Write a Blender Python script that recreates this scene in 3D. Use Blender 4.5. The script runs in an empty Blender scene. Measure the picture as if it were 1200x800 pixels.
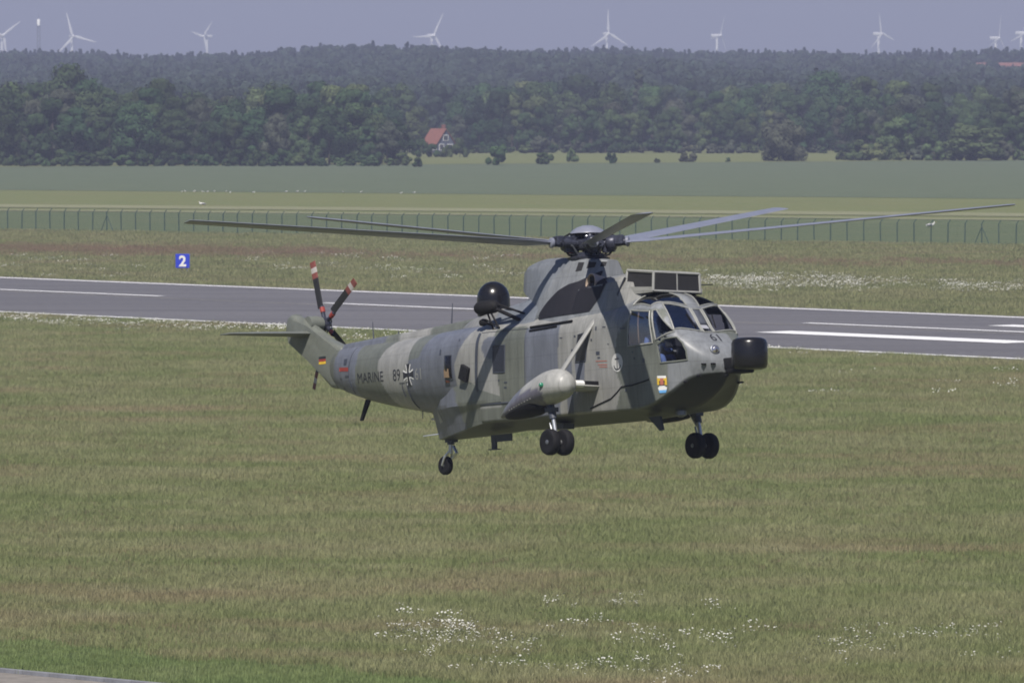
import bpy, bmesh, math, random
import numpy as np
from mathutils import Vector, Matrix, Euler
from mathutils.bvhtree import BVHTree

R = math.radians
random.seed(7)
rng = np.random.default_rng(11)
scene = bpy.context.scene
COL = scene.collection

# ------------------------------------------------------------------ camera, sky, sun, exposure
CAM_H, FPX, HORIZON = 15.18, 7000.0, 105.0        # eye height (m), focal length and horizon row for a 1200 px wide frame
cam_data = bpy.data.cameras.new('camera')
cam_data.sensor_fit = 'HORIZONTAL'
cam_data.sensor_width = 36.0
cam_data.lens = 36.0 * FPX / 1200.0
cam_data.clip_start = 1.0
cam_data.clip_end = 60000.0
cam = bpy.data.objects.new('camera', cam_data)
COL.objects.link(cam)
PITCH = math.atan((400 - HORIZON) / FPX)
cam.location = (0, 0, CAM_H)
cam.rotation_euler = (math.pi / 2 - PITCH, 0, 0)
scene.camera = cam
cam_data.dof.use_dof = True
cam_data.dof.focus_distance = 128.0
cam_data.dof.aperture_fstop = 7.1

SUN_EL, SUN_AZ = R(54), R(10)                      # light travels away from the camera and a little to the right
world = bpy.data.worlds.new('World')
scene.world = world
world.use_nodes = True
wn = world.node_tree
wn.nodes.clear()
wo = wn.nodes.new('ShaderNodeOutputWorld')
wb = wn.nodes.new('ShaderNodeBackground')
sky = wn.nodes.new('ShaderNodeTexSky')
sky.sky_type = 'NISHITA'
sky.sun_disc = False
sky.sun_elevation = SUN_EL
sky.sun_rotation = math.pi + SUN_AZ
sky.altitude = 0
sky.air_density = 1.2
sky.dust_density = 0.6
sky.ozone_density = 3.0
tint = wn.nodes.new('ShaderNodeMix')
tint.data_type = 'RGBA'
tint.blend_type = 'MULTIPLY'
tint.inputs[0].default_value = 1.0
tint.inputs[7].default_value = (0.59, 0.62, 0.88, 1)
wn.links.new(sky.outputs[0], tint.inputs[6])
wn.links.new(tint.outputs[2], wb.inputs[0])
wb.inputs[1].default_value = 0.052
wn.links.new(wb.outputs[0], wo.inputs[0])

sun_data = bpy.data.lights.new('sun', 'SUN')
sun_data.energy = 4.2
sun_data.angle = R(0.53)
sun_data.color = (1.0, 0.94, 0.86)
sun = bpy.data.objects.new('sun', sun_data)
COL.objects.link(sun)
sdir = Vector((math.sin(SUN_AZ) * math.cos(SUN_EL), math.cos(SUN_AZ) * math.cos(SUN_EL), -math.sin(SUN_EL)))
sun.rotation_euler = sdir.to_track_quat('-Z', 'Y').to_euler()

scene.view_settings.view_transform = 'Standard'
scene.view_settings.look = 'None'
scene.view_settings.exposure = 0.75
scene.view_settings.gamma = 1.0
scene.view_settings.use_curve_mapping = False
scene.render.engine = 'CYCLES'
scene.cycles.use_denoising = True
scene.cycles.filter_width = 1.8
scene.cycles.max_bounces = 5
scene.cycles.diffuse_bounces = 2
scene.cycles.glossy_bounces = 3
scene.cycles.transparent_max_bounces = 12
scene.cycles.transmission_bounces = 4
scene.cycles.volume_bounces = 0

# ------------------------------------------------------------------ helpers
def ground_at(px, py, z=0.0):
    """Point of the level ground seen in the photograph at (px, py), as survey of the place."""
    dx = (px - 600) / FPX
    dyv = (400 - py) / FPX
    d = Vector((dx, math.cos(PITCH) + dyv * math.sin(PITCH), -math.sin(PITCH) + dyv * math.cos(PITCH)))
    t = (z - CAM_H) / d.z
    return Vector((d.x * t, d.y * t, z))

def tag(o, label=None, cat=None, group=None, kind=None):
    if label: o['label'] = label
    if cat: o['category'] = cat
    if group: o['group'] = group
    if kind: o['kind'] = kind
    return o

def empty(name, loc=(0, 0, 0), parent=None):
    o = bpy.data.objects.new(name, None)
    o.empty_display_size = 0.3
    o.location = loc
    COL.objects.link(o)
    o.parent = parent
    return o

def obj_from(name, me, parent=None, loc=None):
    o = bpy.data.objects.new(name, me)
    COL.objects.link(o)
    if parent: o.parent = parent
    if loc is not None: o.location = loc
    return o

def np_mesh(name, V, F, mat, smooth=False):
    """V (n,3) array; F (m,k) int array of equal-size faces."""
    me = bpy.data.meshes.new(name)
    V = np.ascontiguousarray(V, dtype=np.float32)
    F = np.ascontiguousarray(F, dtype=np.int32)
    m, k = F.shape
    me.vertices.add(len(V))
    me.vertices.foreach_set('co', V.ravel())
    me.loops.add(m * k)
    me.loops.foreach_set('vertex_index', F.ravel())
    me.polygons.add(m)
    me.polygons.foreach_set('loop_start', np.arange(0, m * k, k, dtype=np.int32))
    me.polygons.foreach_set('loop_total', np.full(m, k, dtype=np.int32))
    if smooth:
        me.polygons.foreach_set('use_smooth', np.ones(m, dtype=bool))
    me.update(calc_edges=True)
    if mat: me.materials.append(mat)
    return me

class MB:
    """Collects boxes, tubes, lathes and polygons into one mesh."""
    def __init__(self): self.bm = bmesh.new()
    def box(self, c, s, rot=None):
        m = Matrix.Translation(c) @ (rot.to_4x4() if rot else Matrix.Identity(4)) @ Matrix.Diagonal((s[0], s[1], s[2], 1))
        bmesh.ops.create_cube(self.bm, size=1, matrix=m)
        return self
    def poly(self, pts):
        vs = [self.bm.verts.new(p) for p in pts]
        self.bm.faces.new(vs)
        return self
    def loft(self, rings, cap=True, closed=True):
        vr = [[self.bm.verts.new(p) for p in r] for r in rings]
        for a, b in zip(vr[:-1], vr[1:]):
            n = len(a)
            for i in range(n if closed else n - 1):
                try: self.bm.faces.new((a[i], a[(i + 1) % n], b[(i + 1) % n], b[i]))
                except ValueError: pass
        if cap and closed:
            for r in (vr[0], vr[-1]):
                try: self.bm.faces.new(r)
                except ValueError: pass
        return self
    def tube(self, pts, r, n=8, r2=None, closed=False):
        pts = [Vector(p) for p in pts]
        rings = []
        m = len(pts)
        prev = None
        for i, p in enumerate(pts):
            if closed: t = pts[(i + 1) % m] - pts[i - 1]
            else: t = pts[min(i + 1, m - 1)] - pts[max(i - 1, 0)]
            if t.length < 1e-9: t = Vector((0, 0, 1))
            t.normalize()
            if prev is None:
                u = t.orthogonal().normalized()
            else:
                u = prev - t * prev.dot(t)
                u = u.normalized() if u.length > 1e-6 else t.orthogonal().normalized()
            prev = u
            v = t.cross(u)
            rr = r if r2 is None else r + (r2 - r) * i / max(1, m - 1)
            rings.append([p + (u * math.cos(a) + v * math.sin(a)) * rr for a in [2 * math.pi * k / n for k in range(n)]])
        if closed: rings.append([q.copy() for q in rings[0]])
        return self.loft(rings, cap=not closed)
    def lathe(self, prof, c=(0, 0, 0), axis=(0, 0, 1), n=24):
        c = Vector(c); ax = Vector(axis).normalized(); u = ax.orthogonal().normalized(); v = ax.cross(u)
        rings = [[c + ax * h + (u * math.cos(a) + v * math.sin(a)) * max(r, 1e-4) for a in [2 * math.pi * k / n for k in range(n)]] for r, h in prof]
        return self.loft(rings)
    def prism(self, poly, a, b, f):
        """poly: 2d points; f(p, t) -> 3d for t in (a, b)."""
        return self.loft([[f(p, a) for p in poly], [f(p, b) for p in poly]])
    def bevel(self, w, seg=2):
        bmesh.ops.bevel(self.bm, geom=list(self.bm.edges), offset=w, segments=seg, affect='EDGES', profile=0.5, clamp_overlap=True)
        return self
    def mesh(self, name, mat, smooth=False, angle=35):
        bmesh.ops.remove_doubles(self.bm, verts=self.bm.verts, dist=1e-5)
        bmesh.ops.recalc_face_normals(self.bm, faces=self.bm.faces)
        if smooth:
            for f in self.bm.faces: f.smooth = True
            for e in self.bm.edges:
                e.smooth = not (len(e.link_faces) == 2 and e.calc_face_angle(0) > R(angle))
        me = bpy.data.meshes.new(name)
        self.bm.to_mesh(me)
        self.bm.free()
        if mat: me.materials.append(mat)
        return me
    def build(self, name, mat, parent=None, smooth=False, angle=35):
        return obj_from(name, self.mesh(name, mat, smooth, angle), parent)

# ------------------------------------------------------------------ materials
def new_mat(name):
    m = bpy.data.materials.new(name)
    m.use_nodes = True
    nt = m.node_tree
    b = nt.nodes['Principled BSDF']
    return m, nt, b

def N(nt, t, **kw):
    n = nt.nodes.new(t)
    for k, v in kw.items():
        if k == 'ins':
            for i, val in v.items(): n.inputs[i].default_value = val
        else: setattr(n, k, v)
    return n

def plain(name, col, rough=0.6, metal=0.0, var=0.12, scale=6.0, spec=0.4, coat=0.0):
    m, nt, b = new_mat(name)
    tc = N(nt, 'ShaderNodeTexCoord')
    no = N(nt, 'ShaderNodeTexNoise', ins={'Scale': scale, 'Detail': 5.0, 'Roughness': 0.6})
    nt.links.new(tc.outputs['Object'], no.inputs['Vector'])
    rp = N(nt, 'ShaderNodeValToRGB')
    rp.color_ramp.elements[0].position = 0.3
    rp.color_ramp.elements[1].position = 0.7
    rp.color_ramp.elements[0].color = (*[c * (1 - var) for c in col], 1)
    rp.color_ramp.elements[1].color = (*[min(1, c * (1 + var)) for c in col], 1)
    nt.links.new(no.outputs[0], rp.inputs[0])
    nt.links.new(rp.outputs[0], b.inputs['Base Color'])
    b.inputs['Roughness'].default_value = rough
    b.inputs['Metallic'].default_value = metal
    b.inputs['Specular IOR Level'].default_value = spec
    b.inputs['Coat Weight'].default_value = coat
    return m

def glass_mat(name, tint, refl=1.0):
    m = bpy.data.materials.new(name); m.use_nodes = True
    nt = m.node_tree; nt.nodes.clear()
    out = N(nt, 'ShaderNodeOutputMaterial')
    tr = N(nt, 'ShaderNodeBsdfTransparent', ins={0: (*tint, 1)})
    gl = N(nt, 'ShaderNodeBsdfGlossy', ins={0: (1, 1, 1, 1), 1: 0.04})
    fr = N(nt, 'ShaderNodeFresnel', ins={0: 1.5})
    mu = N(nt, 'ShaderNodeMath', operation='MULTIPLY', ins={1: refl})
    mx = N(nt, 'ShaderNodeMixShader')
    nt.links.new(fr.outputs[0], mu.inputs[0]); nt.links.new(mu.outputs[0], mx.inputs[0])
    nt.links.new(tr.outputs[0], mx.inputs[1]); nt.links.new(gl.outputs[0], mx.inputs[2])
    nt.links.new(mx.outputs[0], out.inputs[0])
    return m

def camo_mat(name):
    """Paint carried in the 'camo' colour attribute, with grime, streaks and faint panel joints."""
    m, nt, b = new_mat(name)
    at = N(nt, 'ShaderNodeAttribute', attribute_name='camo')
    tc = N(nt, 'ShaderNodeTexCoord')
    mp = N(nt, 'ShaderNodeMapping', ins={'Scale': (1.2, 1.2, 0.35)})
    no = N(nt, 'ShaderNodeTexNoise', ins={'Scale': 2.6, 'Detail': 7.0, 'Roughness': 0.62})
    nt.links.new(tc.outputs['Object'], mp.inputs[0]); nt.links.new(mp.outputs[0], no.inputs['Vector'])
    rp0 = N(nt, 'ShaderNodeMapRange', ins={1: 0.3, 2: 0.75, 3: 0.74, 4: 1.14})
    nt.links.new(no.outputs[0], rp0.inputs[0])
    mp2 = N(nt, 'ShaderNodeMapping', ins={'Scale': (9.0, 9.0, 0.9)})
    n2 = N(nt, 'ShaderNodeTexNoise', ins={'Scale': 1.6, 'Detail': 6.0, 'Roughness': 0.7})
    nt.links.new(tc.outputs['Object'], mp2.inputs[0]); nt.links.new(mp2.outputs[0], n2.inputs['Vector'])
    st_ = N(nt, 'ShaderNodeMapRange', ins={1: 0.35, 2: 0.7, 3: 1.07, 4: 0.80}); nt.links.new(n2.outputs[0], st_.inputs[0])
    rp = N(nt, 'ShaderNodeMath', operation='MULTIPLY'); nt.links.new(rp0.outputs[0], rp.inputs[0]); nt.links.new(st_.outputs[0], rp.inputs[1])
    # panel joints: thin lines every 0.61 m along and 0.42 m up
    sx = N(nt, 'ShaderNodeSeparateXYZ'); nt.links.new(tc.outputs['Object'], sx.inputs[0])
    line = None
    for ax, per, w in ((0, 0.61, 0.02), (2, 0.43, 0.028)):
        d = N(nt, 'ShaderNodeMath', operation='DIVIDE', ins={1: per}); nt.links.new(sx.outputs[ax], d.inputs[0])
        f = N(nt, 'ShaderNodeMath', operation='FRACT'); nt.links.new(d.outputs[0], f.inputs[0])
        l = N(nt, 'ShaderNodeMath', operation='LESS_THAN', ins={1: w}); nt.links.new(f.outputs[0], l.inputs[0])
        if line is None: line = l
        else:
            a = N(nt, 'ShaderNodeMath', operation='MAXIMUM'); nt.links.new(line.outputs[0], a.inputs[0]); nt.links.new(l.outputs[0], a.inputs[1]); line = a
    dk = N(nt, 'ShaderNodeMath', operation='MULTIPLY_ADD', ins={1: -0.22, 2: 1.0}); nt.links.new(line.outputs[0], dk.inputs[0])
    mm = N(nt, 'ShaderNodeMath', operation='MULTIPLY'); nt.links.new(rp.outputs[0], mm.inputs[0]); nt.links.new(dk.outputs[0], mm.inputs[1])
    mix = N(nt, 'ShaderNodeMix', data_type='RGBA', blend_type='MULTIPLY'); mix.inputs[0].default_value = 1
    nt.links.new(at.outputs['Color'], mix.inputs[6]); nt.links.new(mm.outputs[0], mix.inputs[7])
    nt.links.new(mix.outputs[2], b.inputs['Base Color'])
    b.inputs['Roughness'].default_value = 0.42
    b.inputs['Specular IOR Level'].default_value = 0.35
    return m

C_L = (0.235, 0.236, 0.224)      # light grey
C_B = (0.118, 0.128, 0.154)      # blue grey
C_G = (0.116, 0.125, 0.108)      # green grey
C_D = (0.040, 0.046, 0.062)      # dark slate
M = {}
M['camo'] = camo_mat('camouflage_paint')
M['light'] = plain('light_grey_paint', C_L, 0.42)
M['frame'] = plain('window_frame_paint', (0.20, 0.205, 0.19), 0.45)
M['blue'] = plain('blue_grey_paint', C_B, 0.42)
M['green'] = plain('green_grey_paint', C_G, 0.42)
M['slate'] = plain('dark_slate_paint', C_D, 0.5)
M['black'] = plain('black_paint', (0.012, 0.012, 0.013), 0.28, spec=0.5)
M['radome'] = plain('black_radome_plastic', (0.007, 0.007, 0.008), 0.26, spec=0.38)
M['matte_black'] = plain('matte_black', (0.010, 0.010, 0.011), 0.7, spec=0.15)
M['soot'] = plain('sooty_black_paint', (0.014, 0.014, 0.018), 0.65, spec=0.2)
M['dark_pane'] = plain('dark_cabin_glass', (0.018, 0.021, 0.032), 0.25, spec=0.4)
M['rubber'] = plain('tyre_rubber', (0.009, 0.009, 0.010), 0.75, spec=0.15)
M['metal'] = plain('bare_metal', (0.45, 0.46, 0.47), 0.35, metal=0.8)
M['steel'] = plain('dull_steel', (0.14, 0.15, 0.17), 0.45, metal=0.5, var=0.3, scale=14)
M['hubdark'] = plain('greased_dark_metal', (0.035, 0.038, 0.055), 0.4, metal=0.3, var=0.4, scale=16)
M['exhaust'] = plain('scorched_tan_metal', (0.46, 0.36, 0.28), 0.4, metal=0.4)
M['interior'] = plain('dark_interior', (0.038, 0.040, 0.046), 0.85)
M['mesh_dark'] = plain('dark_intake_screen', (0.012, 0.012, 0.014), 0.9)
M['white'] = plain('white_marking', (0.62, 0.62, 0.60), 0.5, var=0.06)
M['pale'] = plain('pale_marking', (0.40, 0.40, 0.38), 0.5, var=0.06)
M['red'] = plain('red_marking', (0.24, 0.035, 0.025), 0.55)
M['orange'] = plain('faded_red_marking', (0.36, 0.12, 0.08), 0.6)
M['gold'] = plain('gold_marking', (0.55, 0.36, 0.03), 0.5)
M['skyblue'] = plain('light_blue_marking', (0.12, 0.32, 0.60), 0.5)
M['ink'] = plain('dark_lettering', (0.016, 0.017, 0.022), 0.6)
M['glass'] = glass_mat('cockpit_glass', (0.66, 0.67, 0.72), 0.22)
M['dark_glass'] = glass_mat('dark_tinted_glass', (0.03, 0.035, 0.05), 0.25)
M['green_lens'] = plain('green_lens', (0.02, 0.16, 0.09), 0.12, spec=0.8)
M['lens'] = plain('lamp_lens', (0.55, 0.52, 0.5), 0.06, metal=0.9)
M['blade'] = plain('rotor_blade_grey', (0.155, 0.165, 0.205), 0.38)
M['blade_dark'] = plain('rotor_blade_dark', (0.016, 0.016, 0.016), 0.5)
M['tip_white'] = plain('worn_white_band', (0.32, 0.30, 0.28), 0.6)
M['tip_red'] = plain('worn_red_band', (0.15, 0.045, 0.038), 0.65)
M['suit'] = plain('blue_flight_suit', (0.10, 0.16, 0.36), 0.8)
M['helmet'] = plain('dark_helmet', (0.04, 0.045, 0.05), 0.35)
M['skin'] = plain('skin', (0.48, 0.30, 0.22), 0.6)
M['tan'] = plain('tan_canvas', (0.22, 0.15, 0.09), 0.8)

# ------------------------------------------------------------------ terrain
def smooth(t):
    t = np.clip(t, 0, 1)
    return t * t * (3 - 2 * t)

RIDGE = np.array([(-200, 58), (0, 58), (100, 57), (200, 63), (330, 58), (420, 53), (520, 55), (640, 57), (720, 52), (800, 59), (900, 56), (1000, 60), (1100, 57), (1200, 55), (1400, 57)], float)
def hill(x, y):
    """Level airfield, then a long wooded ridge about three kilometres off."""
    x = np.asarray(x, float); y = np.asarray(y, float)
    top = CAM_H + (69 - np.interp(600 + x / 3300.0 * FPX, RIDGE[:, 0], RIDGE[:, 1])) / (FPX / 3300.0)
    rise = smooth((y - 1480) / 1850.0)
    back = 1 - 0.5 * smooth((y - 3500) / 2500.0)
    w = smooth((y - 1600) / 900.0) * (1 - smooth((y - 2700) / 500.0))
    return top * rise * back + w * (2.2 * np.sin(x / 61.0 + y / 310.0) + 1.6 * np.sin(x / 27.0 + 1.7 + y / 200.0))

def grass_mat(name, cols, rough=0.9, zones=True, transl=0.25, rand=0.13, sorrel=0.45, gain=1.0):
    m = bpy.data.materials.new(name); m.use_nodes = True
    nt = m.node_tree; nt.nodes.clear()
    out = N(nt, 'ShaderNodeOutputMaterial')
    geo = N(nt, 'ShaderNodeNewGeometry')
    def noise(scale, detail=4.0, off=(0, 0, 0), sc=(1, 1, 1)):
        mp = N(nt, 'ShaderNodeMapping', ins={'Location': off, 'Scale': sc})
        nt.links.new(geo.outputs['Position'], mp.inputs[0])
        n = N(nt, 'ShaderNodeTexNoise', ins={'Scale': scale, 'Detail': detail, 'Roughness': 0.62})
        nt.links.new(mp.outputs[0], n.inputs['Vector'])
        return n
    def mix(fac, a, b):
        mx = N(nt, 'ShaderNodeMix', data_type='RGBA')
        if isinstance(fac, float): mx.inputs[0].default_value = fac
        else: nt.links.new(fac, mx.inputs[0])
        for i, c in ((6, a), (7, b)):
            if isinstance(c, tuple): mx.inputs[i].default_value = (*c, 1)
            else: nt.links.new(c, mx.inputs[i])
        return mx.outputs[2]
    def rng_(sock, a, b, c=0.0, d=1.0):
        r = N(nt, 'ShaderNodeMapRange', ins={1: a, 2: b, 3: c, 4: d}); r.interpolation_type = 'SMOOTHSTEP'
        nt.links.new(sock, r.inputs[0]); return r.outputs[0]
    cols = [tuple(min(.9, q * gain) for q in cc) for cc in cols]
    c = mix(rng_(noise(0.16, 7, (0, 0, 0), (0.55, 1, 1)).outputs[0], 0.36, 0.64), cols[0], cols[1])
    c = mix(rng_(noise(0.11, 7, (31, 7, 0), (0.45, 1.0, 1)).outputs[0], 0.50, 0.68, 0.0, sorrel), c, cols[2])
    c = mix(rng_(noise(0.45, 6, (3, 77, 0), (0.5, 1, 1)).outputs[0], 0.52, 0.72, 0.0, 0.6), c, cols[3])
    oi = N(nt, 'ShaderNodeObjectInfo')
    hs = N(nt, 'ShaderNodeHueSaturation')
    nt.links.new(rng_(oi.outputs['Random'], 0, 1, 1 - rand, 1 + rand), hs.inputs['Value'])
    nt.links.new(c, hs.inputs['Color'])
    fine = noise(3.0, 6)
    c2 = N(nt, 'ShaderNodeHueSaturation'); nt.links.new(hs.outputs[0], c2.inputs['Color'])
    nt.links.new(rng_(fine.outputs[0], 0.3, 0.7, 0.82, 1.16), c2.inputs['Value'])
    df = N(nt, 'ShaderNodeBsdfDiffuse'); nt.links.new(c2.outputs[0], df.inputs[0])
    if transl > 0:
        tl = N(nt, 'ShaderNodeBsdfTranslucent'); nt.links.new(c2.outputs[0], tl.inputs[0])
        mx = N(nt, 'ShaderNodeMixShader', ins={0: transl})
        nt.links.new(df.outputs[0], mx.inputs[1]); nt.links.new(tl.outputs[0], mx.inputs[2])
        nt.links.new(mx.outputs[0], out.inputs[0])
    else:
        bp = N(nt, 'ShaderNodeBump', ins={'Strength': 0.6, 'Distance': 0.25})
        nt.links.new(fine.outputs[0], bp.inputs['Height']); nt.links.new(bp.outputs[0], df.inputs['Normal'])
        nt.links.new(df.outputs[0], out.inputs[0])
    return m

GR = [(0.112, 0.130, 0.055), (0.150, 0.151, 0.080), (0.178, 0.126, 0.090), (0.186, 0.180, 0.110)]
GR_FAR = [(0.120, 0.130, 0.062), (0.150, 0.148, 0.080), (0.160, 0.130, 0.092), (0.175, 0.166, 0.10)]
M['ground'] = grass_mat('meadow_ground', GR, transl=0.0, rand=0.0, gain=1.1)
M['grass'] = grass_mat('meadow_grass_blades', GR, transl=.45, gain=2.0)
M['grass_far'] = grass_mat('far_meadow_grass_blades', GR_FAR, sorrel=0.4, transl=.45, gain=1.9)
M['sorrel'] = grass_mat('reddish_sorrel_blades', [(0.165, 0.115, 0.085), (0.150, 0.125, 0.075), (0.18, 0.11, 0.085), (0.15, 0.14, 0.075)], transl=.45, gain=1.7)
M['mown'] = grass_mat('mown_grass_blades', [(0.116, 0.152, 0.060), (0.134, 0.164, 0.070), (0.14, 0.152, 0.074), (0.155, 0.172, 0.09)], sorrel=0.3, transl=.45, gain=1.7)
M['crop'] = grass_mat('green_crop', [(0.088, 0.110, 0.072), (0.098, 0.120, 0.078), (0.10, 0.116, 0.074), (0.094, 0.114, 0.074)], transl=0.0, rand=0.0)
M['hay'] = grass_mat('pale_dry_grass', [(0.190, 0.195, 0.122), (0.165, 0.175, 0.10), (0.185, 0.175, 0.11), (0.20, 0.198, 0.125)], transl=0.0, rand=0.0)
M['olive_field'] = grass_mat('olive_grass_field', [(0.120, 0.140, 0.064), (0.135, 0.146, 0.07), (0.135, 0.13, 0.07), (0.14, 0.145, 0.075)], transl=0.0, rand=0.0)
M['verge'] = grass_mat('shaded_green_verge', [(0.088, 0.112, 0.062), (0.102, 0.122, 0.068), (0.108, 0.116, 0.066), (0.106, 0.124, 0.068)], transl=0.0, rand=0.0)  # the vegetation behind the fence is itself a darker green

# one ground sheet to beyond the horizon
ys = np.unique(np.concatenate([np.linspace(-400, 1400, 10), np.linspace(1400, 6000, 70), np.array([7000, 8500, 11000, 15000, 22000, 32000, 45000])]))
xs = np.unique(np.concatenate([np.linspace(-600, 600, 61), np.array([-20000, -9000, -4000, -2000, -1200, 1200, 2000, 4000, 9000, 20000])]))
XX, YY = np.meshgrid(xs, ys)
ZZ = hill(XX, YY)
V = np.stack([XX.ravel(), YY.ravel(), ZZ.ravel()], 1)
nx, ny = len(xs), len(ys)
ii = np.arange((ny - 1) * (nx - 1)); r_, c_ = ii // (nx - 1), ii % (nx - 1)
a_ = r_ * nx + c_
F = np.stack([a_, a_ + 1, a_ + nx + 1, a_ + nx], 1)
tag(obj_from('ground', np_mesh('ground', V, F, M['ground'], True)), kind='structure')

def sheet(name, pts, z, mat):
    me = bpy.data.meshes.new(name)
    me.from_pydata([(p[0], p[1], z) for p in pts], [], [list(range(len(pts)))])
    me.materials.append(mat)
    if me.polygons[0].normal.z < 0: me.flip_normals()
    return tag(obj_from(name, me), kind='structure')

def band(name, near, far, z, mat):
    """Field strip between two surveyed lines, each ((x0,y0),(x1,y1)) in the photograph, carried on sideways."""
    out = []
    for (p, q), flip in ((near, 0), (far, 1)):
        a, b = ground_at(*p), ground_at(*q)
        d = (b - a)
        e = [a - d * .45, b + d * .45]
        out += e[::-1] if flip else e
    return sheet(name, out, z, mat)

band('grass_field', ((0, 247), (1200, 259)), ((0, 222.5), (1200, 233)), 0.03, M['olive_field'])
band('crop_field', ((0, 223), (1200, 233.5)), ((0, 196.3), (1200, 188.3)), 0.06, M['crop'])
band('dry_grass_strip', ((0, 243.5), (1200, 254.5)), ((0, 240), (1200, 250.5)), 0.09, M['hay'])
band('dry_grass_strip', ((0, 247.5), (1200, 259)), ((0, 245.8), (1200, 257)), 0.09, M['hay'])
band('fence_verge', ((0, 271), (1200, 289)), ((0, 247.5), (1200, 259)), 0.04, M['verge'])
band('far_pasture', ((0, 196.0), (1200, 188.1)), ((0, 176), (1200, 176)), 0.05, M['olive_field'])

# runway: its own frame, u along (to the right), v across (away)
fa, fb = ground_at(0, 326), ground_at(1200, 373)
na, nb_ = ground_at(0, 366), ground_at(1200, 421.7)
U = ((fb - fa).normalized() + (nb_ - na).normalized()).normalized()
Vv = Vector((-U.y, U.x, 0))
O = (fa + fb + na + nb_) / 4
vf = ((fa - O).dot(Vv) + (fb - O).dot(Vv)) / 2
vn = ((na - O).dot(Vv) + (nb_ - O).dot(Vv)) / 2
def rw(u, v): return O + U * u + Vv * v
def uv_of(px, py):
    g = ground_at(px, py) - O
    return g.dot(U), g.dot(Vv)

def asphalt_mat(name, base, dark):
    m, nt, b = new_mat(name)
    geo = N(nt, 'ShaderNodeNewGeometry')
    mp = N(nt, 'ShaderNodeMapping', ins={'Rotation': (0, 0, -math.atan2(U.y, U.x)), 'Scale': (0.012, 0.45, 1)})
    nt.links.new(geo.outputs['Position'], mp.inputs[0])
    n1 = N(nt, 'ShaderNodeTexNoise', ins={'Scale': 1.0, 'Detail': 6.0})
    nt.links.new(mp.outputs[0], n1.inputs['Vector'])
    n2 = N(nt, 'ShaderNodeTexNoise', ins={'Scale': 1.6, 'Detail': 6.0})
    nt.links.new(geo.outputs['Position'], n2.inputs['Vector'])
    ad = N(nt, 'ShaderNodeMath', operation='MULTIPLY_ADD', ins={1: 0.4, 2: 0.0})
    nt.links.new(n2.outputs[0], ad.inputs[0]); 
    a2 = N(nt, 'ShaderNodeMath', operation='MULTIPLY_ADD', ins={1: 0.6}); nt.links.new(n1.outputs[0], a2.inputs[0]); nt.links.new(ad.outputs[0], a2.inputs[2])
    rp = N(nt, 'ShaderNodeValToRGB')
    rp.color_ramp.elements[0].position = 0.38; rp.color_ramp.elements[1].position = 0.62
    rp.color_ramp.elements[0].color = (*dark, 1); rp.color_ramp.elements[1].color = (*base, 1)
    nt.links.new(a2.outputs[0], rp.inputs[0]); nt.links.new(rp.outputs[0], b.inputs['Base Color'])
    b.inputs['Roughness'].default_value = 0.85
    return m
M['asphalt'] = asphalt_mat('runway_asphalt', (0.106, 0.103, 0.107), (0.066, 0.064, 0.068))
M['shoulder'] = asphalt_mat('runway_shoulder', (0.135, 0.126, 0.135), (0.11, 0.104, 0.11))
M['paint'] = plain('runway_paint', (0.66, 0.66, 0.65), 0.6, var=0.10, scale=0.8)
M['paint_worn'] = plain('worn_yellow_line', (0.24, 0.225, 0.18), 0.7, var=0.2, scale=0.4)

def strip(name, u0, u1, v0, v1, z, mat, label=None, cat=None, wob=False):
    me = bpy.data.meshes.new(name)
    n = 1
    P = [rw(u0, v0), rw(u1, v0), rw(u1, v1), rw(u0, v1)]
    me.from_pydata([(p.x, p.y, z) for p in P], [], [(0, 1, 2, 3)])
    me.materials.append(mat)
    if me.polygons[0].normal.z < 0: me.flip_normals()
    o = obj_from(name, me)
    return tag(o, kind='structure')
LU = 900
strip('runway', -LU, LU, vn - 2.2, vf + 2.4, 0.015, M['shoulder'])
strip('runway_surface', -LU, LU, vn - 0.6, vf + 0.6, 0.032, M['asphalt'])
strip('runway_edge_line', -LU, LU, vn - 0.45, vn + 0.45, 0.064, M['paint'])
strip('runway_edge_line', -LU, LU, vf - 0.5, vf + 0.5, 0.064, M['paint'])
uc1, vc1 = uv_of(0, 340.2); uc2, vc2 = uv_of(190, 347.8); uc3, vc3 = uv_of(384, 355.6); uc4, vc4 = uv_of(943, 379.4)
vc = (vc1 + vc2 + vc3 + vc4) / 4
ue = uv_of(1260, 392.5)[0]
um = uv_of(580, 363.7)[0]
for u0, u1 in ((uc2 - 60, uc2), (uc3, um), (uc4, ue)):
    strip('runway_centre_dash', u0, u1, vc - 0.42, vc + 0.42, 0.064, M['paint'])
strip('runway_centre_seam', -LU, LU, vc - 2.3, vc - 2.08, 0.050, M['paint_worn'])
# broad touchdown bars, one each side of the centre line
b0, bv0 = uv_of(900, 389.7); b1, bv1 = uv_of(1206, 402.0)
strip('runway_touchdown_bar', b0, b1, (bv0 + bv1) / 2 - 1.6, (bv0 + bv1) / 2 + 1.6, 0.064, M['paint'])
c0, cv0 = uv_of(1172, 382.0)
strip('runway_touchdown_bar', c0, c0 + (b1 - b0), cv0 - 1.2, cv0 + 1.2, 0.064, M['paint'])

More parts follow.
